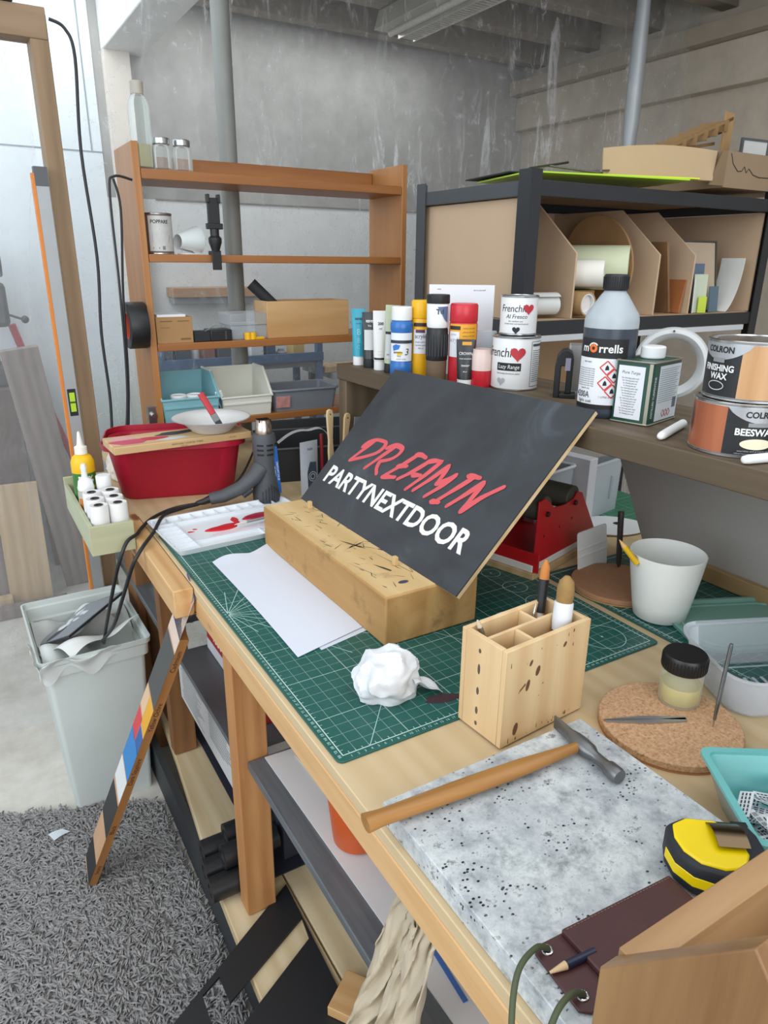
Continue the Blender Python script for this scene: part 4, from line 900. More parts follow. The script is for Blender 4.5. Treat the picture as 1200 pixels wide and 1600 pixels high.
poly_on('silver_crest', plain('#b4b7b9', .35, .5), t, f2, [[(-9.5, 7.6)]+[(-9.5+9.2*k/16, 7.6-2.2*math.sin(math.pi*k/16)**.7) for k in range(17)]])
letters('brand_lettering', [('COLRON', 1.15, -5.0, 6.4, dict(xs=.95, bold=.03))], f3, INK, t); letters('lettering', [('FINISHING', 1.2, -4.9, 3.9, dict(bold=.03, xs=.9)), ('WAX', 1.2, -4.6, 2.8, dict(bold=.03, xs=.95))], f3, WHITE, t)
poly_on('grade_tag', plain('#8d9092', .4), t, f3, [rbar((-5.9, 5.35), (-3.9, 5.35), .6)]); poly_on('colour_oval', plain('#c9cacb', .5), t, f3, [rbar((-4.8+1.3*math.cos(q*math.pi/10), 1.9+.6*math.sin(q*math.pi/10)), (-4.8+1.3*math.cos((q+1)*math.pi/10), 1.9+.6*math.sin((q+1)*math.pi/10)), .12) for q in range(20)])
for (p0, p1, lab) in (((55.2, 1.7), (66.4, 6.2), 'white plastic pen lying left of the wax tins'), ((54.0, -12.6), (63.5, -14.9), 'white plastic pen lying in front of the lower wax tin')):
    o = MB().tube([(p0[0]+(p1[0]-p0[0])*s, p0[1]+(p1[1]-p0[1])*s, HS+.72) for s in (0, .02, .1, .5, 1)], [.3, .55, .68, .7, .7], 14, flat=.95).build('plastic_pen', WHITE, smooth=60); tag(o, lab, 'pen', 'white plastic pens on the raised shelf')
# ================================================================== on the bench: block, sign, paper, tissue
t = thing('timber_block', (18.4, 20.2, .34), 'worn paint-scored timber block carrying the black sign', 'block', .4)
BLK = wood('block_face', '#c79f66', '#a67c46', 'y', .55, .7, False, dirt='#7d5f38')
BLKT = wood('block_top', '#dcc08e', '#c4a36c', 'y', .55, .75, False, dirt='#8a7650')
bx('beam', BLK, (0, 18.6, 0, 51.4, 0, 8.9), t, .3); bx('worn_top', BLKT, (.25, 18.35, .25, 51.15, 8.85, 8.98), t)
rs = random.Random(5); mb = MB()
def scratch(x, y, a, L, w):
    d = Vector((math.cos(a), math.sin(a), 0)); n = Vector((-d.y, d.x, 0)); p = Vector((x, y, 9.0)); e = p+d*L
    for q in (p, e):
        if not (.5 < q.x < 18 and .5 < q.y < 51): return
    mb.face([p-n*w/2, p+d*L*.4-n*w/2*1.2, e, p+d*L*.5+n*w/2, p+n*w/2])
for k in range(46): scratch(rs.uniform(2, 10), rs.uniform(1, 46), rs.gauss(1.75, .5), rs.uniform(.6, 3.4), rs.uniform(.05, .16))
for k in range(10): scratch(6.2, 22, rs.uniform(0, 6.28), rs.uniform(1.5, 3.4), .07)
for a, L, w in ((.35, 2.6, .35), (1.95, 4.2, .34), (3.5, 1.8, .3), (-1.2, 2.6, .4), (-.9, 6, .12)): scratch(6.4, 21.6, a, L, w)
for x, y, a, L, w in ((9.2, 18, -1.1, 6.5, .32), (6.2, 8.4, 1.9, 4.2, .5), (9.6, 41, 1.9, 5, .14), (10, 32, 1.7, 9, .12), (3, 8, 1.8, 8, .08), (9.0, 6, 1.7, 12, .1)): scratch(x, y, a, L, w)
mb.build('scores', plain('#3a352e', .8), t, smooth=0)
mb = MB(); mb.face([(5.6+1.0*math.cos(q*.524), 3.6+.55*math.sin(q*.524), 9.005) for q in range(12)]); mb.build('blue_spot', plain('#3d4058', .7), t, smooth=0)
for y in (44.8, 10.2): MB().box(7.7, 8.5, y-.5, y+.5, 8.98, 10.6).build('stop_peg', BLKT, t, bevel=.1)
# sign
SA, SB, SCn, SD = Vector((27.25, 72.1, 9.36)), Vector((28.3, 15, 9.36)), Vector((54.3, 14.1, 37.15)), Vector((51.5, 72, 36.5))
su = (SB-SA).normalized(); sv = (SD-SA).normalized(); sn = -su.cross(sv).normalized()
if sn.x > 0: sn = -sn
t = thing('sign', tuple((SA+SB)/2), 'black painted sign lettered in red and white, leaning on the raised shelf', 'sign')
ctr = (SA+SB)/2
def sfn(a, b, e=.05):
    s, q = a/57.11, b/36.5
    P = SA*(1-s)*(1-q)+SB*s*(1-q)+SCn*s*q+SD*(1-s)*q
    return P-ctr+sn*e
MB().grid(lambda q, b: sfn(57.11*q, 36.5*b, -.26), 24, 16, .75).build('board', wood('sign_ply', '#e0c79f', '#c6a878', 'y', .8), t)
SP = NT('blackboard_paint'); c = SP.ramp(SP.noise(7, 5, .6, SP.co((1, 1, 1)), .8), ((.34, '#292b2e'), (.6, '#363a3e'), (.72, '#4a5056')))
SP.set(Base_Color=c, Roughness=SP.ramp(SP.noise(5, 4), ((.3, .42), (.7, .62)))); SP.bump(SP.noise(40, 3), .08, .001)
MB().grid(lambda q, b: sfn(57.11*q, 36.5*b, 0), 24, 16, .25).build('painted_face', SP.m, t)
vs, fs = text_uv('PARTYNEXTDOOR', 5.75, .64, .03, 0, 'LEFT'); mx = max(a for a, b in vs); mn = min(a for a, b in vs); hh = max(b for a, b in vs); k1 = (52.3-3.0)/(mx-mn); k2 = 4.15/hh
mb = MB(); V = [mb._v(sfn(3.0+(a-mn)*k1, 6.15+b*k2)) for a, b in vs]
for q in fs:
    try: mb.bm.faces.new([V[i] for i in q])
    except ValueError: pass
mb.build('white_lettering', plain('#e4e2dc', .6, var=.03), t, smooth=0, normals=False)
ST = {'D': [[(10.82, 18.91), (8.99, 15.91), (7.09, 12.74)], [(8.11, 16.55), (9.2, 18.06), (11.34, 19.23), (14.38, 19.43)], [(14.57, 19.38), (14.92, 18.1), (13.31, 16.01), (7.17, 12.67)]],
 'R': [[(18.35, 19.41), (16.09, 16.07), (13.67, 12.47)], [(15.95, 18.23), (17.99, 19.51), (20.54, 19.34), (20.75, 18.03), (19.5, 16.41), (16.65, 15.06)], [(16.78, 15.19), (17.28, 13.61), (18.53, 12.37)]],
 'E': [[(26.15, 19.22), (23.65, 15.91), (20.72, 12.39)], [(25.57, 19.2), (27.11, 19.48), (28.83, 19.26)], [(22.8, 15.62), (25.47, 16.3)], [(20.62, 12.36), (24.37, 13.32)]],
 'A': [[(30.2, 18.6), (27.79, 15.58), (25.41, 13.2)], [(29.86, 18.59), (31.65, 19.35), (33.45, 19.6)], [(33.47, 19.69), (31.69, 15.88), (29.45, 12.03)], [(28.53, 15.1), (30.72, 15.67)]],
 'M': [[(35.91, 19.45), (33.95, 15.93), (31.57, 12.45)], [(35.95, 19.3), (36.12, 17.12), (36.01, 15.35)], [(35.98, 15.27), (37.69, 16.65), (39.13, 18.34)], [(39.19, 18.28), (37.52, 15.17), (35.41, 12.28)]],
 'I': [[(41.89, 18.92), (43.47, 19.16), (44.85, 19.26)], [(43.47, 19.0), (41.24, 15.74), (39.03, 12.59)], [(37.75, 11.99), (39.81, 12.36)]],
 'N': [[(46.3, 18.84), (44.38, 15.68), (42.09, 12.34)], [(46.41, 18.72), (46.21, 15.58), (45.82, 12.54)], [(45.94, 12.42), (48.01, 15.98), (50.98, 19.3)]]}
REDP = plain('#d2555a', .55, var=.06); ke = 0
for L in ST:
    mb = MB()
    for st in ST[L]:
        # smooth the stroke, give it a brush-like swelling width
        P = [Vector((a, b)) for a, b in st]; Q = []
        for i in range(len(P)-1):
            p0, p1, p2, p3 = P[max(i-1, 0)], P[i], P[i+1], P[min(i+2, len(P)-1)]
            for k in range(6):
                s = k/6; Q.append(.5*((2*p1)+(p2-p0)*s+(2*p0-5*p1+4*p2-p3)*s*s+(3*p1-p0-3*p2+p3)*s**3))
        Q.append(P[-1]); n = len(Q); A = []
        for i, q in enumerate(Q):
            d = (Q[min(i+1, n-1)]-Q[max(i-1, 0)]).normalized(); s = i/(n-1)
            w = .72+.28*math.sin(math.pi*min(1, s*1.3+.12)); w *= .6
            A.append((q+Vector((-d.y, d.x))*w, q-Vector((-d.y, d.x))*w))
        ke += 1; e = .045+.003*ke
        for (a, b), (c_, d_) in zip(A, A[1:]): mb.face([sfn(*a, e), sfn(*b, e), sfn(*d_, e), sfn(*c_, e)])
        for q, s in ((Q[0], -1), (Q[-1], 1)): mb.face([sfn(q.x+.38*math.cos(k*.6283), q.y+.38*math.sin(k*.6283), e) for k in range(10)])
    mb.build('red_letter', REDP, t, smooth=0, normals=False)
# paper
o = MB().grid(lambda q, b: Vector((4.7+13.6*q+.2*math.sin(b*3), 24.3+43.2*b+(2.6*q if b > .5 else 3.4*q*(1-b))+(.8*math.sin(q*7) if b > .97 else 0), .36+.9*max(0, b-.93)*6*abs(math.sin(q*5))+.1*math.sin(b*4+q*2)+.12)), 16, 40, .03).build('paper_sheet', plain('#d6dbe6', .8, var=.01), smooth=60, normals=False); tag(o, 'long white paper sheet lying on the cutting mat', 'paper')
o = MB().grid(lambda q, b: Vector((9+9.6*q, 24.6+12*b+2.0*q, .37+.02*q)), 6, 8, .02).build('paper_sheet', plain('#cfd5e1', .8, var=.01), normals=False); tag(o, 'second paper sheet peeping out under the long white sheet', 'paper')
# crumpled tissue
def crumple(c, sx, sy, sz, seed, n=3, flat=.15):
    """a loosely balled cloth: broad facets with a few sharp folds, flat underneath"""
    from mathutils import noise
    bm = bmesh.new(); bmesh.ops.create_icosphere(bm, subdivisions=5, radius=1)
    for v in bm.verts:
        p = v.co.copy(); q = p*.9+Vector((seed, seed*2, seed))
        r_ = .92+.30*noise.noise(q)-.42*abs(noise.noise(q*1.6+Vector((3, 0, 0))))+.09*abs(noise.noise(q*2.9+Vector((0, 5, 0))))
        p *= r_; p.z = max(p.z, -.6)
        v.co = Vector((c[0]+p.x*sx, c[1]+p.y*sy, c[2]+(p.z+.6)*sz))
    m_ = MB(); m_.bm.free(); m_.bm = bm; return m_
t = thing('tissue', (12.2, 8.4, .36), 'crumpled white tissue on the near edge of the cutting mat', 'tissue')
TIS = plain('#dadde0', .9, var=.02, bump=.3, scale=30)
crumple((-.6, .3, 0), 5.6, 4.5, 4.9, 5.3).build('ball', TIS, t, smooth=30)
MB().grid(lambda q, b: Vector((2.6+4.2*q, -2.6+3.6*b-1.0*q, 2.4-2.1*q+.5*math.sin(b*6+q*4)*(1-q*.5)+.3*math.sin(q*9))), 12, 10, .08).build('loose_corner', TIS, t, smooth=60, normals=False)
o = MB().prism([(2.6*math.cos(k*.35)*(1+.15*math.sin(k*2)), 1.1*math.sin(k*.35)*(1+.2*math.cos(k*3))) for k in range(18)], 0, .02).build('paint_smear', plain('#4a3138', .6, alpha=.75), None, (18.2, 3.9, .33), rz=-14); tag(o, 'dark red paint smear on the mat beside the tissue', 'smear')

# ------------------------------------------------------------------ palette, heat gun, red basin
t = thing('palette', (16.2, 85.6, .36), 'white rectangular mixing palette with red and black paint', 'palette', 3.5)
PAL = plain('#dfe4e8', .35, var=.02)
mb = MB(); tray(mb, [(34, 21.5, 1.2, 0), (35.4, 22.8, 1.6, 1.3)], .3, .35); mb.build('tray', PAL, t, smooth=40)
mb = MB()
for k in range(11): mb.box(-16.2+k*3.0, -16.0+k*3.0, 7.0, 10.8, .35, 1.1)
mb.box(-16.4, 16.6, 6.9, 7.1, .35, 1.1)
for k in range(6): mb.box(-16.9, -12.6, -9.6+k*2.8, -9.4+k*2.8, .35, 1.1)
mb.box(-12.6, -12.4, -10.6, 6.9, .35, 1.1); mb.box(-12.4, 16.5, -6.4, -6.1, .35, .9); mb.box(3, 3.2, -10.6, -6.4, .35, .9); mb.build('well_walls', PAL, t)
def blob(cx, cy, rx, ry, seed, h, name, m_):
    rr = random.Random(seed); ph = [rr.uniform(0, 6.28) for _ in range(4)]
    ring = lambda s, z: [Vector((cx+rx*s*math.cos(a)*(1+.16*math.sin(2*a+ph[0])+.1*math.sin(3*a+ph[1])+.07*math.sin(5*a+ph[2])), cy+ry*s*math.sin(a)*(1+.16*math.sin(2*a+ph[0])+.1*math.sin(3*a+ph[1])), z)) for a in [k*math.pi/20 for k in range(40)]]
    return MB().loft([ring(1, .36), ring(.97, .36+h*.7), ring(.8, .36+h)]).build(name, m_, t, smooth=60)
RP = plain('#cf2430', .25, var=.08); RP2 = plain('#a81c38', .28, var=.1)
blob(-3.2, -.5, 3.6, 2.0, 1, .18, 'red_paint', RP); blob(1.0, 2.6, .9, 2.4, 2, .12, 'red_paint', RP); blob(7.3, 2.8, 3.8, 2.0, 3, .18, 'crimson_paint', RP2)
for k, (x, y, a) in enumerate(((-10.6, .8, .8), (-9.2, 2.0, .5), (-7.0, -.6, .7), (3.6, 2.2, .8))): blob(x, y, a, .4, 10+k, .05, 'red_paint', RP)
BP = plain('#1c1d20', .4)
for k, (x, y, a, b) in enumerate(((13.6, 8.6, 1.8, .5), (13.2, 5.2, 2.6, 1.0), (15.2, 3.0, 1.8, 1.8), (11.2, 5.8, .8, .4))): blob(x, y, a, b, 20+k, .06, 'black_paint', BP)
blob(9.5, -3, 5, 2.4, 31, .03, 'pale_wash', plain('#d9c9cf', .3)); blob(-2, -3.6, 5.5, 1.0, 32, .02, 'pale_wash', plain('#e9d3d6', .3))
# brush lying on palette
t = thing('paintbrush', (22.4, 83.4, 1.95), 'slim paintbrush with a black handle lying across the palette', 'brush', 8)
MB().lathe([(.15, 0), (.22, 1), (.3, 8), (.34, 13)], 12, M=Matrix.Rotation(math.pi/2, 4, 'Y')).build('handle', BLACK, t); MB().lathe([(.34, -4.5), (.36, 0)], 12, M=Matrix.Rotation(math.pi/2, 4, 'Y')).build('ferrule', STEEL, t); MB().lathe([(.05, -7.6), (.3, -5.6), (.3, -4.5)], 10, M=Matrix.Rotation(math.pi/2, 4, 'Y')).build('bristles', plain('#d9cfc4', .8), t)
# heat gun standing on its back end
t = thing('heat_gun', (29.6, 99.2, .05), 'dark grey heat gun standing upright with its steel nozzle up', 'heat gun', 0)
HG = plain('#4b4e51', .55, var=.05)
MB().lathe([(3.1, 0), (3.5, .6), (3.55, 3), (3.2, 6), (2.9, 9), (2.85, 12), (3.0, 14), (3.0, 17.2), (2.6, 18.4)], 32).build('body', HG, t, smooth=40)
mb = MB()
for z in (13.4, 14.6, 15.8):
    for a0 in (-2.6, -1.75, -.9): mb.loft([[Vector((3.02*math.cos(a), 3.02*math.sin(a), z+q)) for a in (a0, a0+.2, a0+.4, a0+.6)]+[Vector((2.9*math.cos(a), 2.9*math.sin(a), z+q)) for a in (a0+.6, a0+.4, a0+.2, a0)] for q in (-.25, .25)])
mb.build('vent_slots', plain('#17181a', .6), t, smooth=0)
mb = MB()
for k in range(7): q = -2.2+k*.22; mb.box(-.09, .09, -.12, .12, 1.0, 5.6-abs(k-3)*.6, Matrix.Translation((3.5*math.cos(q), 3.5*math.sin(q), 0)) @ Matrix.Rotation(q, 4, 'Z'))
mb.build('rear_grille', plain('#35373a', .5), t)
MB().lathe([(2.0, 18.0), (2.05, 18.4), (2.05, 20.4), (1.9, 20.6), (1.85, 22), (1.6, 22), (1.6, 20)], 32).build('nozzle', plain('#d0c2b4', .28, 1, .2, 30), t, smooth=40); mb = MB()
for k in range(5): mb.box(-1.6, 1.6, -1.3+k*.6, -1.15+k*.6, 21.4, 22.1)
mb.build('nozzle_grid', plain('#4a4038', .35, 1), t)
MB().tube([(-1.4, -.4, 9.5), (-3.6, -1.0, 7.6), (-7.0, -.2, 5.0), (-11.2, 1.2, 3.1), (-14.4, 2.1, 2.6)], [2.6, 2.2, 1.9, 1.8, 1.65], 16, flat=.9).build('handle', HG, t, smooth=60)
MB().tube([(-4.6, -1.4, 4.6), (-6.8, -1.0, 3.0)], [.9, .7], 10).build('trigger', plain('#2f3133', .5), t)
MB().tube([(-14.3, 2.1, 2.6), (-16, 2.5, 2.0), (-17.6, 2.9, 1.7)], [1.0, .8, .6], 12).build('cord_sleeve', BLACK, t)
MB().box(2.4, 3.5, -2.4, -.6, 2.5, 15, Matrix.Rotation(math.radians(-4), 4, 'Y')).build('blue_label', plain('#2b62ae', .4), t, bevel=.1)
letters('label_lettering', [('ELECTRONIC', .95, 0, 0, dict(xs=.9)), ('2000 W', .8, 0, -1.0)], lambda a, b: Matrix.Rotation(math.radians(-4), 4, 'Y') @ Vector((2.9+b*.8-.1, -2.44, 8.6+a)), WHITE, t)
pts = [(12.2, 102.2, 1.6), (6, 102, 1.4), (0, 98, 1.3), (-3.8, 93, 1.0), (-5.6, 89.2, 1.2), (-8.4, 86.4, .9), (-10.4, 85.6, -2.6), (-11.6, 88, -8), (-12.6, 95, -18), (-13.0, 104, -28), (-13.2, 110, -35)]
pts2 = [(12.2, 101.6, 1.6), (7, 99.4, 1.9), (2, 95.4, 2.3), (-2.2, 88, 1.4), (-6.2, 81.6, .8), (-8.8, 80.6, -2.5), (-10.4, 86, -11), (-12.0, 97, -24), (-13.6, 109.5, -34)]
def spl(P, k=6):
    P = [Vector(p) for p in P]; Q = []
    for i in range(len(P)-1):
        p0, p1, p2, p3 = P[max(i-1, 0)], P[i], P[i+1], P[min(i+2, len(P)-1)]
        for j in range(k):
            s = j/k; Q.append(.5*((2*p1)+(p2-p0)*s+(2*p0-5*p1+4*p2-p3)*s*s+(3*p1-p0-3*p2+p3)*s**3))
    return Q+[P[-1]]
for P, lab in ((pts, 'black power cord looping over the bench edge into the bin, upper one'), (pts2, 'black power cord looping over the bench edge into the bin, lower one')):
    o = MB().tube(spl(P), .42, 10).build('power_cord', plain('#202224', .45), smooth=60); tag(o, lab, 'cord')
o = MB().tube(spl([(12, 103, 1.6), (20, 107, 1.1), (27, 110, 5), (33.6, 117, 10)]), .3, 8).build('thin_cable', BLACK, smooth=60); tag(o, 'thin black cable running between the heat gun and the red basin', 'cable')
# red basin
t = thing('basin', (13.6, 124.4, .05), 'red plastic washing up basin at the far end of the bench', 'basin', -15)
RB_ = plain('#a8152f', .4, var=.05)
tray(MB(), [(28.5, 19.5, 4.5, 0), (29.5, 20.5, 5, .8), (33.5, 24, 5.5, 13.0), (35.5, 25.6, 6, 13.6), (36.6, 26.6, 6.4, 13.6), (36.8, 26.8, 6.5, 15.0)], .35, .4, 8).build('tub', RB_, t, smooth=45)
t = thing('paint_plank', (10.4, 113.6, 15.12), 'paint stained pine plank laid across the red basin', 'plank', 2.5)
bx('board', wood('plank_pine', '#d9bd93', '#c29f6e', 'x', .8), (-16, 19.2, -5.6, 6.2, 0, 1.9), t, .2)
for k, (x, y, rx, ry, c_) in enumerate(((-11, -1.5, 4.5, 3, '#cf4a68'), (-5, -.6, 3.2, 2, '#c73a4a'), (-12, 3, 3, 1.6, '#e0a3a8'), (.5, 2.4, 4.2, 1.6, '#3a4048'), (-.5, -2.6, 4, 1.1, '#c9d3da'), (5, 3.2, 3.0, 1.3, '#24282e'))):
    MB().prism([(x+rx*math.cos(a)*(1+.25*math.sin(3*a+k)), y+ry*math.sin(a)*(1+.2*math.cos(2*a+k))) for a in [q*.3142 for q in range(20)]], 1.905+.002*k, 1.93+.004*k).build('paint_patch', plain(c_, .5), t, smooth=0)
letters('stamp', [('RESPONSIBLY SOURCED TIMBER', .62, 2, .75, dict(xs=.9)), ('1220 mm', .5, 1, .2), ('FSC MIX', .5, 14, .8)], on_plane((0, -5.6, 0), (1, 0, 0), (0, 0, 1), .03), plain('#5a4326', .8), t)
t = thing('dish', (20.8, 113.8, 17.1), 'white enamel dish on the plank over the red basin', 'dish')
tray_ = [(4.6, 0), (5.0, .2), (7.4, 2.6), (9.9, 3.5), (10.2, 3.7), (9.8, 3.8), (7.2, 2.9), (4.8, .5), (.01, .45)]
MB().lathe(tray_, 48, cap0=True, cap1=False).build('bowl', plain('#dfe0dd', .3, var=.05, scale=8), t, smooth=60)
MB().tube([(10.1*math.cos(k*.1309), 10.1*math.sin(k*.1309), 3.72) for k in range(48)], .16, 6, True).build('grey_rim', plain('#9a9d9e', .35), t)
t = thing('paintbrush', (22.6, 112.2, 18.6), 'flat brush with a red handle standing in the enamel dish', 'brush', 0)
M = Matrix.Rotation(math.radians(-24), 4, 'Y') @ Matrix.Rotation(math.radians(-18), 4, 'X')
MB().prism(rrect(1.7, .6, .25), 3.4, 9.6, M).build('handle', plain('#b5202c', .4), t, bevel=.1); MB().box(-.85, .85, -.32, .32, 1.4, 3.4, M).build('ferrule', DSTEEL, t); MB().box(-.8, .8, -.25, .25, -.6, 1.4, M).build('bristles', BLACK, t)
# cloth bag corner behind plank is the bench end: white bag
o = crumple((0, 0, 0), 4.2, 7, 6.0, 7.7).build('cloth_bundle', plain('#e3dccb', .9, var=.05), None, (1.6, 141.2, .1), smooth=60); tag(o, 'cream cloth bundle behind the red basin by the frame post', 'cloth')
# black crate with bits
t = thing('black_crate', (55, 121.5, .05), 'black open crate behind the heat gun under the bookcase', 'crate', -14)
BC = plain('#25272a', .5)
tray(MB(), [(35, 23, 1, 0), (36, 24, 1.2, 9.8)], .4, .4).build('body', BC, t); MB().tube([(x, y, 9.8) for x, y in rrect(36.2, 24.2, 1.3)], .4, 8, True).build('rim', plain('#3b3e42', .45), t)
o = bx('black_board', MBLACK, (-16, 18, -.6, .6, 0, 12.4), None, .1, (61, 134.8, .05), -12); tag(o, 'black panel standing upright behind the black crate', 'panel')
o = MB().grid(lambda q, b: Vector((-9+16*q, -1.0+2.2*b+2*math.sin(q*4), 2.8*math.sin(q*3.1)+5.2*max(0, q-.55)*math.sin(min(1, (q-.55)/.4)*3.1)*1.4)), 40, 3, .1).build('grey_strap', plain('#b5b8b8', .6), None, (50, 117, 10.3), rz=-10, smooth=60, normals=False); tag(o, 'pale grey strap curling over the black crate', 'strap')
# packet, brushes and knife jar beside the sign
t = thing('foil_packet', (42.4, 100.2, .05), 'grey and navy foil packet standing left of the sign', 'packet', 12)
MB().loft([[Vector((x, y*s, z)) for x, y in ((-2.9, 0), (-1.5, -1.2), (1.5, -1.2), (2.9, 0), (1.5, 1.2), (-1.5, 1.2))] for z, s in ((0, 1), (3, 1.1), (9, .8), (13.4, .1), (14.6, .06))]).build('foil', plain('#bcc2c9', .4, .2), t, smooth=30)
fnp = lambda u_, v_: Vector((u_, -1.38+.075*max(0, v_-2)+.05, v_))+Vector((0, -.35*0, 0))
poly_on('navy_panel', plain('#3a4757', .5), t, lambda u_, v_: Vector((u_, -(1.25*(1.1-(.0 if v_ < 3 else .05*(v_-3))))-.1, v_)), [[(-1.5, .4), (1.5, .4), (1.5, 9.0), (-.5, 9.2), (-1.5, 6.5)]])
poly_on('round_emblem', plain('#aeb6bf', .5), t, lambda u_, v_: Vector((u_, -(1.25*(1.1-(.0 if v_ < 3 else .05*(v_-3))))-.16, v_)), circ((.1, 5.2), 1.25, .1, 24)+circ((.1, 5.2), .7, .12, 20)); letters('lettering', [('FLEX', .8, .2, 12.2, dict(bold=.02))], lambda u_, v_: Vector((u_, -.36, v_)), plain('#333a44', .6), t)
o = MB().tube([(47.0, 101.4, .1), (47.2, 102.4, 15.6)], [.5, .5], 10).build('red_pen', plain('#8f1f28', .4), smooth=60); tag(o, 'dark red pen standing behind the foil packet', 'pen')
t = thing('glass_jar', (47.2, 94.2, .05), 'short glass jar holding brushes, left of the raised shelf end', 'jar')
MB().lathe([(3.0, 0), (3.1, .3), (3.1, 8), (2.85, 8), (2.85, .5)], 28, cap1=True).build('glass', GLASS, t); MB().cyl(2.7, .55, 3.2, 24).build('yellow_liquid', plain('#c8a83c', .4), t)
for k, (dx, tx, ty, h_, m_, lab) in enumerate(((-.9, -1, 4, 23.2, '#dcc7a0', 'flat paintbrush with pale wooden handle in the glass jar, left one'), (1.1, 7, 6, 22.0, '#d2b184', 'tan wooden handled brush leaning right in the glass jar'))):
    t = thing('paintbrush', (47.2+dx, 94.6-.9*k, .7), lab, 'brush', 10, 'wooden brushes in the glass jar')
    M = Matrix.Rotation(math.radians(tx), 4, 'Y')
    MB().prism([(-.7, 9.5), (.7, 9.5), (.8, 12), (.62, 15), (1.0, h_-1.6), (.75, h_-.3), (0, h_), (-.75, h_-.3), (-1.0, h_-1.6), (-.62, 15), (-.8, 12)], -.35, .35, M @ Matrix.Rotation(math.pi/2, 4, 'X')).build('handle', wood('brush_wood_%d' % k, m_, '#c0a070', 'z', 1, .6), t, bevel=.12)
    MB().box(-.85, .85, -.4, .4, 6, 9.5, M).build('ferrule', STEEL, t); MB().box(-.8, .8, -.3, .3, .1, 6, M).build('bristles', plain('#cfc3ae', .8), t)
    MB().cyl(.2, -.37, .37, 12, M=M @ Matrix.Translation((0, 0, h_-1.3)) @ Matrix.Rotation(math.pi/2, 4, 'X')).build('hanging_hole', BLACK, t)
o = MB().box(-1.2, 1.2, -.12, .12, 0, 21.5, Matrix.Rotation(math.radians(5), 4, 'Y')).build('metal_ruler', plain('#9fa6ac', .35, .6), None, (51.6, 92.8, .05), rz=5); tag(o, 'grey metal ruler leaning behind the sign under the raised shelf', 'ruler')
# level and cable by the frame post
t = thing('spirit_level', (-7.9, 150, -40), 'tall spirit level with an orange edge leaning on the frame post', 'level', 4)
MB().box(-1.6, 1.6, -.9, .9, 0, 121).build('bar', plain('#a9adad', .4, .3, .06), t, bevel=.1); MB().box(-2.3, -1.62, -.95, .95, 0, 120).build('orange_edge', plain('#d9812e', .45), t)
MB().box(-1.65, 1.65, -.95, .95, 117, 121.6).build('end_cap', plain('#5a5d60', .5), t); MB().box(-1.1, 1.1, -1.0, -.88, 57.4, 65).build('vial_window', BLACK, t); MB().box(-.7, .7, -1.12, -1.0, 58.6, 64).build('vial', plain('#b7dc3c', .3), t); MB().box(-.7, .7, -1.16, -1.12, 61, 61.5).build('bubble_mark', plain('#3c5a1c', .4), t)
for P, r_, lab in (([(-1.2, 149.6, 114.6), (2.2, 149.3, 113), (3.8, 149.3, 107), (2.6, 149.6, 86), (3.4, 149.5, 60), (2.2, 149.8, 40), (2.4, 150, 20), (.6, 149, .6)], .4, 'black cable hanging down the right side of the frame post'),
                   ([(15.1, 151, 80), (10.2, 150, 80.5), (8.6, 149.6, 76), (8.4, 149.4, 50), (7.2, 149.4, 22), (3, 146, .6)], .34, 'black cable looped from the bookcase side down to the bench, left strand'),
                   ([(10.2, 151, 80), (11.2, 150.6, 72), (9.4, 150.6, 50), (8.0, 150.4, 24), (4.6, 147.6, .6)], .34, 'black cable looped from the bookcase side down to the bench, right strand')):
    o = MB().tube(spl(P), r_, 8).build('hanging_cable', plain('#232528', .5), smooth=60); tag(o, lab, 'cable')
# ================================================================== near half of the bench
# stone slab
t = thing('granite_slab', (-1.2, -12.0, .05), 'white granite slab with black flecks on the near bench corner', 'slab', 0)
G = NT('granite')
b0 = G.ramp(G.noise(34, 9, .72), ((.32, '#6f7476'), (.46, '#b4babb'), (.58, '#d7dcdb'), (.75, '#eceeeb')))
gr = G.ramp(G.noise(11, 5, .6), ((.46, 0.), (.62, 1.))); b1 = G.mix(G.math('MULTIPLY', gr, .55), b0, '#a4abb0')
v = G.n('ShaderNodeTexVoronoi'); v.inputs['Scale'].default_value = 150; G.l(G.co((1, 1.35, 1)), v.inputs['Vector'])
fl = G.math('MULTIPLY', G.ramp(v.outputs['Distance'], ((.22, 1.), (.30, 0.))), G.ramp(G.noise(22, 6, .7), ((.53, 0.), (.58, 1.))))
b2 = G.mix(fl, b1, '#1c1f22')
dk = G.ramp(G.noise(34, 9, .8), ((.57, 0.), (.64, 1.))); b3 = G.mix(G.math('MULTIPLY', dk, .75), b2, '#454a4d')
pk = G.ramp(G.noise(6.2, 6, .7, G.co(off=(3, 1, 7))), ((.62, 0.), (.72, 1.))); b4 = G.mix(G.math('MULTIPLY', pk, .3), b3, '#a08c82')
G.set(Base_Color=b4, Roughness=.3); MB().box(0, 30.4, -37, 0, 0, 2.9).build('slab', G.m, t, bevel=.12)
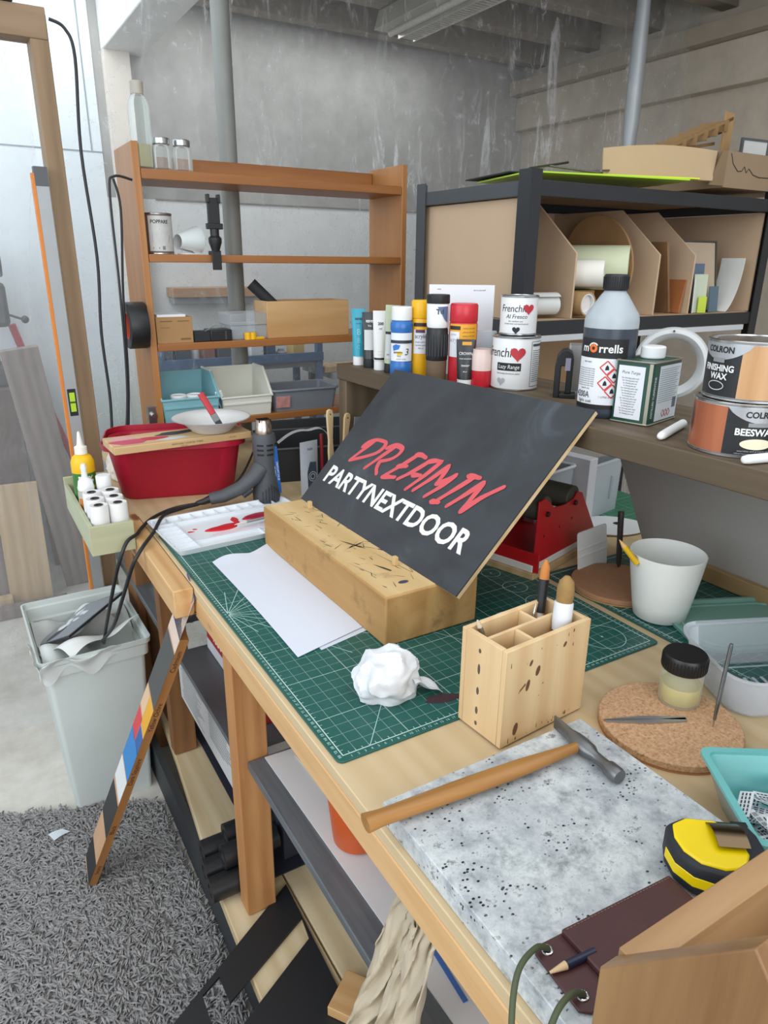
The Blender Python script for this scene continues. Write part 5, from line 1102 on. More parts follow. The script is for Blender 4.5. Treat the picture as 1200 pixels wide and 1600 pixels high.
# hammer
t = thing('hammer', (9.8, -16.0, 3.02), 'pin hammer with a long wooden handle lying across the granite slab', 'hammer', -4.5)
HW = wood('hammer_handle', '#b58248', '#94662f', 'x', 1.2, .35)
rings = []
for s in [k/16 for k in range(17)]:
    x = -14.9+29.6*s; ry = .95+.32*math.sin(math.pi*min(1, s*1.0))**2*(1 if s < .7 else .9)-.42*max(0, s-.72)/.28+(.28 if s < .06 else 0); rz_ = .86-.2*s
    rings.append([Vector((x, ry*math.cos(q*math.pi/10), 1.0+rz_*math.sin(q*math.pi/10))) for q in range(20)])
MB().loft(rings).build('handle', HW, t, smooth=50)
HM = plain('#7a7c7d', .38, .8, .15)
mb = MB(); Y_ = lambda pts: [[Vector((14.4+rx*math.cos(q*math.pi/8), y, 1.05+rz_*math.sin(q*math.pi/8))) for q in range(16)] for y, rx, rz_ in pts]
mb.loft(Y_([(-6.4, .9, .9), (-6.0, 1.0, 1.0), (-4.6, .95, .95), (-4.2, .7, .7), (-2.2, .65, .65), (-1.4, 1.05, .95), (0, 1.15, 1.0), (1.3, 1.0, .95), (2.2, .6, .85), (4.0, .3, 1.0), (5.2, .12, 1.0)])); mb.build('head', HM, t, smooth=40)
MB().box(14.5, 15.0, -.25, .25, .5, 1.5).build('wedge', STEEL, t)
# wooden brush box
t = thing('brush_box', (17.5, -.9, .36), 'small pine compartment box holding paintbrushes at the mat edge', 'box', 4.5)
BPN = wood('brush_box_pine', '#e6cb9e', '#d3b080', 'z', .8, .6, True, '#6a4326')
M = Matrix.Rotation(math.radians(-1.5), 4, 'Z')
bw, bd, bh = 15.8, 8.2, 14.2
bx('front_panel', BPN, (0, bw, -bd, -bd+.75, 0, bh), t, .06); bx('back_panel', BPN, (0, bw, -.75, 0, 0, bh), t, .06)
bx('side_panel', BPN, (0, .75, -bd+.8, -.8, 0, bh), t, .06); bx('side_panel', BPN, (bw-.75, bw, -bd+.8, -.8, 0, bh), t, .06)
bx('base_panel', BPN, (.8, bw-.8, -bd+.8, -.8, .05, .8), t)
bx('long_divider', BPN, (.8, bw-.8, -4.2, -3.7, .85, bh-.2), t); bx('cross_divider', BPN, (5.4, 5.9, -bd+.8, -4.25, .85, bh-.3), t); bx('cross_divider', BPN, (9.6, 10.1, -3.65, -.8, .85, bh-.3), t)
mb = MB()
rs = random.Random(11)
for k in range(26): x = rs.uniform(.4, bw-.4); z = rs.choice([rs.uniform(.2, 1), rs.uniform(11, 13.5), rs.uniform(3, 12)]); w = rs.uniform(.05, .3); h_ = rs.uniform(.1, .9); mb.face([(x-w/2, -bd-.01, z), (x+w/2, -bd-.01, z+.1), (x+w*.3, -bd-.01, z+h_), (x-w*.3, -bd-.01, z+h_*.8)])
for x, z, w, h_ in ((6.0, 9.6, .8, 1.5), (4.3, 8.0, .7, 1.7), (2.6, 2.0, .9, 1.9), (4.6, 11.2, .55, .9), (10.9, 11.9, .6, .8)): mb.face([(x+w*.5*math.cos(q*.6283)+.15*math.sin(q*.6283), -bd-.012, z+h_*.5*math.sin(q*.6283)) for q in range(10)])
mb.face([(2.6, -bd-.013, 7.3), (3.9, -bd-.013, 8.2), (3.8, -bd-.013, 8.5), (2.9, -bd-.013, 7.8)]); mb.build('scorch_marks', plain('#6b4a30', .8), t, smooth=0)
for z, h_ in ((12.2, .7), (9.5, 1.6), (6.2, 1.2), (3.2, 1.2), (1.2, .7)):
    mb = MB(); mb.face([(-.012, -3.5+.25*math.cos(q*.6283), z+h_*.5*math.sin(q*.6283)) for q in range(10)]); mb.build('scorch_mark', plain('#5f5148', .8), t, smooth=0)
def tool(name, foot, tip, label, segs, cat='brush', group=None):
    """slender tool from foot to tip; segs = (part, material, [(s, r)...])"""
    foot, tip = Vector(foot), Vector(tip); d = tip-foot; L = d.length
    t = thing(name, tuple(foot), label, cat, group=group); M = d.to_track_quat('Z', 'Y').to_matrix().to_4x4()
    for nm, m_, pr in segs: MB().lathe([(r_, s*L) for s, r_ in pr], 16, M=M).build(nm, m_, t, smooth=50)
    return t
tool('paintbrush', (28.6, -3.2, 1.2), (33.0, .6, 20.2), 'brush with black ferrule and orange tip standing in the brush box', [('handle', WHITE, [(0, .35), (.62, .45)]), ('ferrule', BLACK, [(.62, .62), (.86, .72)]), ('bristles', plain('#c07a3c', .8), [(.86, .7), (.95, .62), (1, .2)])])
tool('paintbrush', (29.6, -6.2, 1.2), (32.0, -4.6, 20.0), 'thick brush with white binding and brown bristles in the brush box', [('handle', plain('#c9a878', .6), [(0, .6), (.6, .9)]), ('binding', plain('#dfe2e6', .7, bump=.3), [(.6, 1.25), (.66, 1.35), (.8, 1.3), (.81, 1.2)]), ('bristles', plain('#9a7a48', .9, var=.25, scale=60), [(.81, 1.15), (.9, 1.2), (.96, 1.0), (1, .35)])])
tool('paintbrush', (23.0, -5.8, 1.2), (19.0, -2.0, 15.6), 'fine brush leaning to the left corner of the brush box', [('handle', plain('#6b5a48', .5), [(0, .22), (.78, .3)]), ('ferrule', STEEL, [(.78, .36), (.93, .38)]), ('bristles', plain('#c6b79c', .8), [(.93, .36), (.97, .3), (1, .1)])])
tool('craft_knife', (26.0, -3.0, 1.2), (29.6, -1.6, 15.2), 'slim silver pen knife leaning in the middle of the brush box', [('handle', STEEL, [(0, .3), (.8, .32), (.9, .2)]), ('blade', plain('#d8dadb', .25, 1), [(.9, .18), (1, .02)])], 'knife')
tool('stick', (19.6, -6.4, 1.2), (18.6, -4.9, 14.3), 'pale wooden stick beside the fine brush in the brush box', [('stick', plain('#d8c4a0', .7), [(0, .2), (1, .2)])], 'stick')
t = thing('paint_saucer', (41.6, 15.6, .35), 'round white lid lying on the mat behind the brush box', 'lid'); MB().lathe([(3.6, 0), (3.7, .2), (3.6, .8), (3.3, .85), (3.2, .5)], 36).build('lid', plain('#e7ecf0', .4), t); MB().cyl(2.6, .52, .62, 28).build('blue_disc', plain('#a9c3dc', .5), t)  # a loose container lid lying on its own
# cork mats and what stands on them
CK = NT('cork'); vv = CK.n('ShaderNodeTexVoronoi'); vv.inputs['Scale'].default_value = 260; CK.l(CK.co(), vv.inputs['Vector'])
cc = CK.ramp(CK.math('ADD', CK.math('MULTIPLY', vv.outputs['Distance'], .25), CK.math('MULTIPLY', CK.noise(150, 7, .8), .85)), ((.34, '#7d5636'), (.48, '#b58c66'), (.7, '#cfab86')))
CK.set(Base_Color=cc, Roughness=.85); CK.bump(CK.noise(140, 4, .7), .4, .001)
CK2 = plain('#a67a58', .85, var=.15, scale=90)
t = thing('cork_mat', (41.2, -17.0, .05), 'round cork mat under the jar with the black lid', 'cork mat'); MB().cyl(9.3, .22, 1.3, 56).build('cork', CK.m, t, bevel=.15); MB().cyl(9.3, 0, .22, 56).build('backing', plain('#b27848', .7), t)
t = thing('cork_mat', (69.4, 17.2, .38), 'round brown cork mat behind the white plastic pot', 'cork mat'); MB().cyl(8.9, .2, 1.2, 56).build('cork', CK2, t, bevel=.15); MB().cyl(8.9, 0, .2, 56).build('backing', plain('#b08a58', .7), t)
t = thing('wax_jar', (46.3, -14.4, 1.37), 'clear jar of pale yellow wax with a black lid, on the cork mat', 'jar')
MB().lathe([(2.6, 0), (2.8, .3), (2.8, 4.9), (2.6, 5.2), (2.6, 5.6)], 40).build('jar', clear('frosted_jar', '#fbfbf4', .2, .35), t, smooth=40); MB().lathe([(2.5, .3), (2.66, .5), (2.66, 2.9)], 40).build('wax', plain('#e0d671', .5, var=.08), t, smooth=40)
MB().lathe([(2.95, 5.3), (3.0, 5.4), (3.0, 7.3), (2.8, 7.6)], 40).build('lid', plain('#1b1b1c', .4), t, smooth=40); mb = MB()
for k in range(40): q = 2*math.pi*k/40; mb.cyl(.07, 5.5, 7.2, 5, (3.0*math.cos(q), 3.0*math.sin(q), 0))
mb.build('lid_ribs', plain('#1b1b1c', .4), t)
tool('needle_tool', (44.9, -20.9, 1.0), (46.0, -20.6, 13.6), 'slim steel needle tool standing upright in the round cork mat', [('needle', STEEL, [(0, .04), (.12, .14)]), ('shaft', plain('#8b8f92', .3, 1), [(.12, .2), (.35, .3), (.36, .26), (.97, .26), (1, .2)])], 'tool')
t = thing('tweezers', (33.3, -12.7, 1.4), 'steel tweezers lying on the round cork mat', 'tweezers', -28.6)
for s in (-1, 1): MB().loft([[Vector((x, s*(.1+.32*math.sin(math.pi*min(1, x/11))), .12+w*.0))+Vector((0, yy*w, zz*.12)) for yy, zz in ((-1, -1), (1, -1), (1, 1), (-1, 1))] for x, w in ((0, .05), (2, .12), (6, .34), (10.4, .36), (11.2, .3))]).build('arm', plain('#a9acae', .35, .7), t)
tool('scriber', (74.8, 22.0, 1.5), (75.2, 23.4, 13.0), 'dark flat rod standing in the cork mat behind the pot', [('rod', plain('#4a4644', .4, .5), [(0, .2), (.1, .55), (1, .62)])], 'tool')
tool('thin_rod', (80.6, 18.8, .4), (81.6, 20.4, 6.4), 'thin dark rod standing behind the white pot rim', [('rod', plain('#5a5048', .5), [(0, .25), (1, .25)])], 'rod')
# pot
t = thing('plastic_pot', (66.8, 5.4, .38), 'white plastic flower pot on the green cutting mat', 'pot')
POT = plain('#e6e8e2', .4, var=.03)
MB().lathe([(4.0, 0), (4.5, .3), (5.0, 3), (5.9, 8.4), (6.4, 12.2), (6.25, 12.3), (5.75, 8.4), (5.0, 3.2), (4.3, .8)], 56).build('pot', POT, t, smooth=50)
t = tool('yellow_pencil', (60.4, 6.6, 11.4), (57.6, 8.6, 15.6), 'short yellow pencil leaning over the rim of the white pot', [('barrel', plain('#e0b41c', .45), [(0, .5), (.72, .5)]), ('point', plain('#d8b070', .7), [(.72, .5), (1, .06)])], 'pencil')
# teal tray with paper labels, clear tub and its lid
t = thing('teal_tray', (37.6, -36.9, .05), 'teal plastic tray holding printed paper strips at the right edge', 'tray', -33)
TR = plain('#6fb6b4', .4, var=.05)
tray(MB(), [(13.4, 10.6, 1.6, 0), (17, 14.4, 1.2, 5.2)], .3, .3).build('body', plain('#9aa39b', .45, var=.04), t); tray(MB(), [(12.6, 9.8, 1.4, .4), (16.3, 13.7, 1.0, 5.25)], .12, .12).build('liner', TR, t)
mb = MB(); ring = rrect(17.8, 15.2, 1.2); inn = rrect(16.2, 13.6, 1.0); mb.loft([[Vector((x, y, z)) for x, y in q] for q, z in ((inn, 5.2), (ring, 5.2), (ring, 5.6), (inn, 5.6))], wrap=True); mb.build('rim', TR, t)
rs = random.Random(4)
for k in range(30):
    o = thing('paper_strip', (36.4+rs.uniform(-4.0, 3.6), -35.8+rs.uniform(-3.4, 3.2), .95+.1*k), 'small printed paper strip in the heap in the teal tray', 'paper strip', rs.uniform(0, 360), 'printed paper strips in the teal tray')
    o.rotation_euler.x = rs.uniform(-.4, .4); o.rotation_euler.y = rs.uniform(-.25, .25)
    MB().grid(lambda q, b: Vector((-2.1+4.2*q, -.75+1.5*b, .25*math.sin(q*3+k))), 5, 1, .02).build('slip', WPAPER, o, normals=False)
    poly_on('print', plain('#3c4148', .7), o, lambda a, b: Vector((a, b, .25*math.sin((a+2.1)/4.2*3+k)+.03)), [rbar((-1.8+.62*i, .38-.38*j), (-1.8+.62*i+.45, .38-.38*j), .17) for i in range(6) for j in range(3)])
t = thing('clear_tub', (63.2, -18.4, .05), 'clear plastic food tub right of the round cork mat', 'tub', -24)
CT = clear('tub_plastic', '#f7fafd', .17, .2)
tray(MB(), [(20, 13, 3, 0), (21, 14, 3.2, .5), (23.4, 16.4, 3.6, 6.4), (24.4, 17.4, 4, 6.5), (24.6, 17.6, 4, 7.0)], .18, .2, 7).build('tub', CT, t, smooth=40)
mb = MB()
for k in range(12): mb.box(-8+k*1.4, -7.6+k*1.4, -2, 2, .55, .7)
mb.tube([(x, y, .6) for x, y in rrect(17, 10, 2)], .12, 6, True); mb.build('base_ribs', CT, t)
t = thing('green_cover', (76.0, -4.6, .38), 'green translucent tub lid lying on the cutting mat behind the clear tub', 'lid', -24)
LD = plain('#7fae9f', .4, var=.04, alpha=.86)
tray(MB(), [(24, 17.2, 4.4, 0), (24.8, 18, 4.6, .9)], .6, .35, 7).build('lid', LD, t, smooth=40); MB().tube([(x, y, .5) for x, y in rrect(20.6, 13.8, 3.4, 7)], .22, 8, True).build('seal_groove', LD, t)
# tape measure
t = thing('tape_measure', (21.9, -36.9, 3.0), 'yellow and black tape measure lying on the granite slab', 'tape measure', 144)
TM = plain('#20242a', .6); TY = plain('#f2d400', .35, var=.03)
def dshape(k): return [(x*k, y*k) for x, y in [(-3.9, -3.4), (2.4, -3.6), (4.2, -2.6), (4.6, -.6), (4.3, 1.4), (3.0, 3.0), (.8, 3.8), (-2.0, 3.7), (-3.9, 2.6), (-4.6, .4), (-4.5, -1.8)]]
MB().loft([[Vector((x, y, z)) for x, y in dshape(k)] for k, z in ((.9, 0), (1, .5), (1, 3.0), (.93, 3.6))]).build('rubber_case', TM, t, bevel=.25, smooth=50)
MB().loft([[Vector((x, y, z)) for x, y in [(-2.2, -1.5), (-.6, -3.0), (2.2, -3.1), (3.7, -2.2), (4.0, -.5), (3.6, 1.2), (2.4, 2.6), (.4, 3.2), (-1.6, 2.9), (-2.5, 1.2)]] for z in (3.4, 3.85)]).build('yellow_face', TY, t, bevel=.18)
MB().loft([[Vector((x*1.012, y*1.012, z)) for x, y in dshape(1)[3:7]]+[Vector((x*.9, y*.9, z)) for x, y in dshape(1)[3:7][::-1]] for z in (1.2, 2.4)]).build('yellow_flash', TY, t, bevel=.1)
MB().loft([[Vector((x*1.012, y*1.012, z)) for x, y in dshape(1)[8:11]]+[Vector((x*.9, y*.9, z)) for x, y in dshape(1)[8:11][::-1]] for z in (2.4, 3.0)]).build('yellow_flash', TY, t, bevel=.1)
MB().grid(lambda q, b: Vector((.4-3.0*b, -2.6+3.6*q, 3.92+.75*math.sin(q*2.6)**.8)), 12, 3, .14).build('belt_clip', plain('#77664f', .2, .95), t, smooth=60)
MB().box(-4.3, -2.7, -4.15, -3.5, 1.2, 2.9).build('blade_mouth', plain('#15171a', .5), t, bevel=.1); MB().box(-4.5, -4.0, -4.6, -3.6, 1.2, 2.6).build('blade_hook', STEEL, t)
# leather pencil case with cord
t = thing('leather_case', (1.5, -37.3, 3.02), 'dark brown leather pencil wallet on the granite slab', 'wallet', -4)
LE = plain('#4a2828', .5, var=.12, bump=.2, scale=20)
MB().prism([(-1.0, -3.0), (-1.0, 2.6), (-.2, 3.1), (15.6, 3.1), (15.6, -3.6), (-.2, -3.6)], 0, .3).build('back_leather', LE, t, bevel=.08)
MB().prism([(2.6, -3.55), (2.2, 3.0), (15.5, 3.0), (15.5, -3.55)], .32, .95).build('pocket', LE, t, bevel=.15)
mb = MB()
for k in range(32): mb.box(2.6+k*.4, 2.84+k*.4, 2.72, 2.78, .95, .98)
mb.build('stitching', plain('#8a6a5e', .7), t)
for y in (2.3, -2.2): MB().tube([(.1+.42*math.cos(q*.5236), y+.42*math.sin(q*.5236), .36) for q in range(12)], .13, 8, True).build('eyelet', CHROME, t)
ol = plain('#4a5238', .7)
for P in ([(.2, 2.3, .5), (-1.4, 2.2, 1.5), (-4.0, 1.2, 1.2), (-6.0, -1.0, -1.5), (-6.4, -3, -8)], [(.2, -2.2, .5), (-1.4, -2.3, 1.5), (-3.6, -3.0, 1.2), (-5.8, -4.4, -1.4), (-6.2, -6, -8)]): MB().tube(spl(P), .27, 8).build('cord', ol, t, smooth=60)
t = tool('pencil', (5.0, -37.4, 3.72), (-.1, -36.8, 3.72), 'dark blue pencil sticking out of the brown leather wallet', [('barrel', plain('#1d2740', .4), [(0, .36), (.6, .36)]), ('point', plain('#d2b48a', .7), [(.6, .36), (.93, .1)]), ('lead', INK, [(.93, .1), (1, .02)])], 'pencil')
# house-shaped wooden box in the corner
t = thing('house_box', (0, -43, 3.05), 'acacia wood box with a house-shaped front at the near corner of the bench', 'box')
HBW = wood('acacia_face', '#ab875a', '#785330', 'z', .55, .4); HBE = wood('acacia_edge', '#b8946a', '#9a744a', 'x', .8, .5)
fr = [(0, 0), (0, 9.6), (-9.4, 21.6), (-18.8, 9.6), (-18.8, 0)]
for nm, x0, x1 in (('front_panel', -1.8, 0), ('back_panel', 23, 24.6)):
    mb = MB(); mb.loft([[Vector((x, y, z)) for y, z in fr] for x in (x0, x1)]); mb.build(nm, HBW, t, bevel=.12)
bx('side_wall', HBE, (.02, 22.98, -2.2, 0, 0, 10.4), t, .1); bx('side_wall', HBE, (.02, 22.98, -18.8, -16.6, 0, 10.4), t, .1); bx('base_board', HBE, (.02, 22.98, -16.5, -2.3, 0, 1.2), t)
# ================================================================== right of the sign: roller, drawers, palette, squeegee
t = thing('roller_stand', (57.8, 28.6, .05), 'red steel stand with two dark rubber rollers on a wooden base', 'roller', 16.4)
WB = wood('base_wood', '#d3b98f', '#b99a6a', 'x', .8)
bx('base_board', WB, (-1, 25.5, -.6, 20, 0, 1.5), t, .1); bx('white_pad', plain('#e3e3df', .6), (-.6, 25, 0, 19.6, 1.55, 3.0), t, .1)
RDP = plain('#b81b23', .35, var=.06)
pp = [(0, 3.05), (26, 3.05), (17.6, 14.2), (15.6, 14.9), (14.2, 13.6), (10.8, 13.2), (6.2, 13.6), (4.2, 15.2), (2.6, 16.4), (.2, 16.2)]
for y in (0, 15): MB().loft([[Vector((x, y+q, z)) for x, z in pp] for q in (0, .35)]).build('side_plate', RDP, t, bevel=.06)
bx('front_plate', RDP, (-.35, 0, -1.2, 16.5, 1.6, 5.6), t, .08); bx('cross_plate', RDP, (1, 25, .4, 14.95, 3.05, 3.4), t)
RU = plain('#4a4a42', .55, var=.06)
for x, z in ((3.4, 13.9), (14.6, 13.6)):
    MB().cyl(2.6, .5, 14.8, 32, M=Matrix.Translation((x, 0, z)) @ Matrix.Rotation(-math.pi/2, 4, 'X')).build('rubber_roller', RU, t, bevel=.15)
    MB().cyl(.55, -.5, .0, 16, M=Matrix.Translation((x, 0, z-.9)) @ Matrix.Rotation(-math.pi/2, 4, 'X')).build('axle_bolt', plain('#3a1214', .4), t)
for x, z in ((3, 8.4), (9, 8.8), (14, 9.4)): MB().cyl(.3, -.03, .0, 12, M=Matrix.Translation((x, 0, z)) @ Matrix.Rotation(-math.pi/2, 4, 'X')).build('rivet_hole', plain('#3a1214', .5), t)
t = thing('squeegee', (71.4, 25.6, .4), 'white plastic squeegee card standing against the red roller stand', 'squeegee', 8)
MS = Matrix.Rotation(math.radians(-8), 4, 'X'); SQ = plain('#dfe1de', .45, var=.02)
MB().prism(rrect(9.6, 8.8, .6, 3, 0, 4.4), -.12, .12, MS @ Matrix.Rotation(math.pi/2, 4, 'X')).build('blade', SQ, t)
for z in (3.4, 4.9): MB().box(-4.8, 4.8, -.32, -.1, z, z+.5, MS).build('grip_ridge', SQ, t, bevel=.1)
t = thing('white_palette', (93.8, 41.6, .4), 'oval white palette with a black thumb hole lying by the red stand', 'palette', -30)
MB().prism([(8.4*math.cos(k*.1309)*(1+.06*math.cos(k*.26)), 6.2*math.sin(k*.1309)) for k in range(48)], 0, .4).build('plate', plain('#e4e8e8', .4, var=.02), t, bevel=.1); MB().prism([(2.4+1.25*math.cos(k*.3142), .8+.95*math.sin(k*.3142)) for k in range(20)], .405, .46).build('thumb_hole', plain('#15171a', .6), t)
t = thing('plastic_storage', (97.6, 56.6, .05), 'clear plastic drawer boxes with a white divider behind the red stand', 'drawers', 12)
CD = clear('drawer_plastic', '#eef3f6', .24, .25)
tray(MB(), [(13, 16, .8, 0), (13.8, 16.6, .9, 14)], .2, .2).build('drawer_body', CD, t); MB().tube([(x, y, 14) for x, y in rrect(14.1, 16.9, 1)], .35, 6, True).build('drawer_rim', CD, t)
bx('white_divider', plain('#d5d7dc', .45), (-10.6, -7.2, -9.2, 8, 0, 16.4), t, .15)
M2 = MB(); tray(M2, [(14, 15, .8, 0), (15, 16, .9, 14.6)], .2, .2)
o = M2.build('drawer_body', CD, t); o.location = Vector((-19, 2, 0))/100; MB().tube([(x-19, y+2, 14.6) for x, y in rrect(15.2, 16.2, 1)], .4, 6, True).build('drawer_rim', plain('#d9dde0', .4), t)
MB().tube([(2, -8.1, 4), (2, -8.5, 10)], .35, 6).build('drawer_pull', CD, t)
# ================================================================== left of the bench: hanging caddy
t = thing('wooden_caddy', (-10.8, 107.5, -2.2), 'pale green painted wooden caddy fixed to the left side of the bench', 'caddy')
CG = wood('washed_green_wood', '#b9b997', '#a3a684', 'x', .8, .7); CGY = wood('washed_green_wood_long', '#bfc3a6', '#a7ac8c', 'y', .8, .7)
bx('front_board', CG, (-4.7, 4.7, -18.6, -17.6, 0, 6.8), t, .12); bx('back_board', CG, (-4.7, 4.7, 17.6, 18.6, 0, 8.6), t, .12)
bx('side_board', CGY, (-4.7, -3.7, -17.55, 17.55, 0, 6.8), t, .12); bx('side_board', CGY, (3.75, 4.7, -17.55, 17.55, 0, 6.4), t, .12); bx('base_board', CGY, (-3.65, 3.7, -17.5, 17.5, .05, .8), t)
t = thing('glue_bottle', (-11.7, 115, -1.35), 'green and yellow glue bottle with white nozzle in the caddy', 'bottle')
GRB = plain('#3d7a34', .4, var=.1)
MB().lathe([(2.5, 0), (2.7, .4), (2.7, 11.6)], 32).build('body', GRB, t, smooth=40); MB().lathe([(2.72, 11.6), (2.75, 12), (2.7, 14.2), (2.2, 15.4), (1.3, 16.1)], 32).build('yellow_shoulder', plain('#f0bd16', .4), t, smooth=45)
MB().lathe([(1.5, 16.1), (1.45, 17.8), (.8, 18.2), (.35, 21.2), (.2, 21.6)], 24).build('nozzle', plain('#e9e6dc', .45), t, smooth=40)
a = face(-11.7, 115); f2 = on_cyl(2.7, a, .08); letters('lettering', [('50%', 2.2, .3, 9.4, dict(bold=.03))], f2, WHITE, t); letters('small_lettering', [('WOOD GLUE', .8, .2, 7.9, dict(bold=.02)), ('extra fast', .7, 0, 6.6), ('interior', .7, 0, 5.4), ('water', .6, 0, 4.4)], f2, plain('#e3c81c', .5), t)
t = thing('glue_bottle', (-12.6, 107.4, -1.35), 'small bottle of amber glue with a white pointed cap in the caddy', 'bottle')
MB().lathe([(1.8, 0), (1.95, .3), (1.95, 8.4), (1.8, 9.2)], 28).build('body', plain('#cfc7bb', .4, trans=.2), t, smooth=40); patch('label', plain('#c07a2c', .5), t, on_cyl(1.95, face(-12.6, 107.4)), -2.2, 2.2, 1.4, 7.4)
MB().lathe([(1.85, 9.2), (1.9, 9.6), (1.6, 11.4), (.7, 12.2), (.6, 14), (.75, 14.6), (.5, 15.4)], 24).build('cap', WHITE, t, smooth=40)
t = thing('white_bottle', (-8.6, 106.6, -1.35), 'plain white bottle with a wide cap behind the white tubes in the caddy', 'bottle')
MB().lathe([(1.8, 0), (1.9, .3), (1.9, 8.6), (1.5, 9.3)], 28).build('body', WHITE, t, smooth=40); MB().lathe([(1.7, 9.3), (1.75, 9.5), (1.75, 12.2), (1.6, 12.4)], 28).build('cap', WHITE, t, smooth=40)
PROTO = None
where = (('front left', 0, 0), ('front right', 1, 0), ('middle left', 0, 1), ('middle right', 1, 1), ('back left', 0, 2), ('back right', 1, 2))
for nm, i, j in where:
    loc = (-12.4+4.1*i, 92.6+4.2*j, -1.35+.3*j)
    if PROTO is None:
        t = thing('white_roll', loc, 'x', 'roll', 0, 'white rolls with dark centres in the caddy'); PROTO = t
        MB().lathe([(.62, 9.4), (.95, 9.62), (1.9, 9.7), (2.0, 9.5), (2.0, .2), (1.9, 0), (.01, 0)], 28, cap0=False, cap1=False).build('roll', plain('#e2e1de', .55, var=.03), t, smooth=40)
        MB().lathe([(.01, 9.0), (.6, 9.05), (.66, 9.74), (.95, 9.76), (.98, 9.6)], 24, cap0=False, cap1=False).build('dark_core', plain('#2b2b2e', .5), t, smooth=40)
    else: t = copy_tree(PROTO); t.location = W(*loc)
    t['label'] = 'white roll with dark centre in the wooden caddy, %s of the six' % nm
# bin
t = thing('waste_bin', (-15.6, 129, -86.55), 'pale grey green rectangular waste bin beside the bench', 'bin', 1)
BG = plain('#d0d8d3', .5, var=.08, scale=6)
mb = MB(); tray(mb, [(20.5, 33, 1.2, 0), (24.8, 36.0, 1.4, 44.6), (26.6, 37.6, 1.6, 45), (26.9, 37.9, 1.6, 48.2), (28, 38.8, 1.8, 48.6), (28.2, 39, 1.8, 50)], .5, .5, 5); mb.build('body', BG, t, smooth=40)
FILM = plain('#dfe4e0', .4, var=.05, alpha=.9)
def bag(q, b):
    x = -13.4+26.8*q; y = -18.6+37*b
    return Vector((x*.93, y*.93, 44+3.2*math.sin(q*6+b*3)+2.2*math.sin(b*9-q*4)+2*math.sin(q*15+b*5)*.5))
MB().grid(bag, 30, 34).build('bin_liner', FILM, t, smooth=60, normals=False)
MB().grid(lambda q, b: Vector((-13.5+19*q+.5*math.sin(b*7), -19.2-1.2*math.sin(min(1, b*1.3)*math.pi)-.25*math.sin(q*17), 49+2.4*math.sin(b*math.pi)*(.6+.4*math.sin(q*9))-7*b*b*(.5+.3*math.sin(q*11+1)))), 40, 12).build('liner_overhang', FILM, t, smooth=60, normals=False)
MB().grid(lambda q, b: Vector((-13.8-1.0*math.sin(min(1, b*1.3)*math.pi)-.2*math.sin(q*15), -20+13*q, 49+2.2*math.sin(b*math.pi)-5.5*b*b*(.5+.4*math.sin(q*9)))), 24, 10).build('liner_overhang', FILM, t, smooth=60, normals=False)
t = thing('picture', (-15.5, 129.6, -36.4), 'black edged picture panel with torn white print in the waste bin', 'panel')
t.rotation_euler = (math.radians(-28), math.radians(-12), math.radians(34))
MB().box(-10.6, 10.6, -8.4, 13, -.3, .3).build('black_edge', plain('#23262a', .4), t, bevel=.05); MB().box(-10, 10, -7.8, 12.4, .32, .38).build('grey_print', plain('#8d9398', .5, var=.12, scale=12), t)
rs = random.Random(9)
for k in range(16):
    cx, cy, r_ = rs.uniform(-4, 6), rs.uniform(2, 10), rs.uniform(.8, 2.2)
    MB().prism([(cx+r_*math.cos(q*.628)*rs.uniform(.5, 1.2), cy+r_*.7*math.sin(q*.628)*rs.uniform(.6, 1.2)) for q in range(10)], .385+.003*k, .40+.003*k).build('torn_paper', plain('#e6e8e8', .7), t, smooth=0)
MB().prism([(-6+3.6*math.cos(q*.4), 5+2.2*math.sin(q*.4)) for q in range(16)], .385, .4).build('dark_patch', plain('#3f4348', .6), t, smooth=0)
o = MB().grid(lambda q, b: Vector((-11+22*q, -7+15*b, 1.6+2.2*math.sin(b*5+q*2)+1.2*math.sin(q*8)-b*1.5)), 24, 20, .06).build('plastic_film', plain('#e3e6e2', .35, var=.04), None, (-14.8, 121.6, -39.2), rz=28, smooth=60, normals=False); tag(o, 'folded white plastic film on top of the waste in the bin', 'film')
# painted test strip leaning on the bench
bt = Vector((-27.5, 82.8, -84.6)); tp = Vector((-5.2, 59.8, -11.4)); d = (tp-bt); L = d.length; d.normalize()
yy = Vector((0, 1, 0)); yy = (yy-d*yy.dot(d)).normalized(); nn = yy.cross(d).normalized()
t = thing('paint_test_strip', tuple(bt), 'long wooden strip with painted colour swatches leaning on the bench', 'strip')
t.rotation_euler = Matrix((nn, yy, d)).transposed().to_euler()   # local x = out of the face side, y = across, z = along
STW = wood('strip_edge', '#b07a44', '#8f5f30', 'z', .8, .6); 
MB().box(0, 1.9, 0, 7.6, 0, L).build('wood', STW, t, bevel=.06)
sgn = -1 if nn.x > 0 else 1
fx = -.03 if nn.x > 0 else 1.93
def sw(y0, y1, z0, z1, c_, nm='colour_swatch'): 
    mb = MB(); mb.loft([[Vector((x, yv, zv)) for yv, zv in ((y0, z0), (y1, z0+.8), (y1, z1+.6), (y0, z1))] for x in (fx-.02, fx+.02)]); return mb.build(nm, plain(c_, .55, var=.06), t, smooth=0)
mb = MB(); mb.box(fx-.012, fx+.012, .02, 7.58, .1, L-.1); mb.build('bare_face', wood('strip_face', '#d2ab86', '#bd9370', 'z', .8, .6), t)
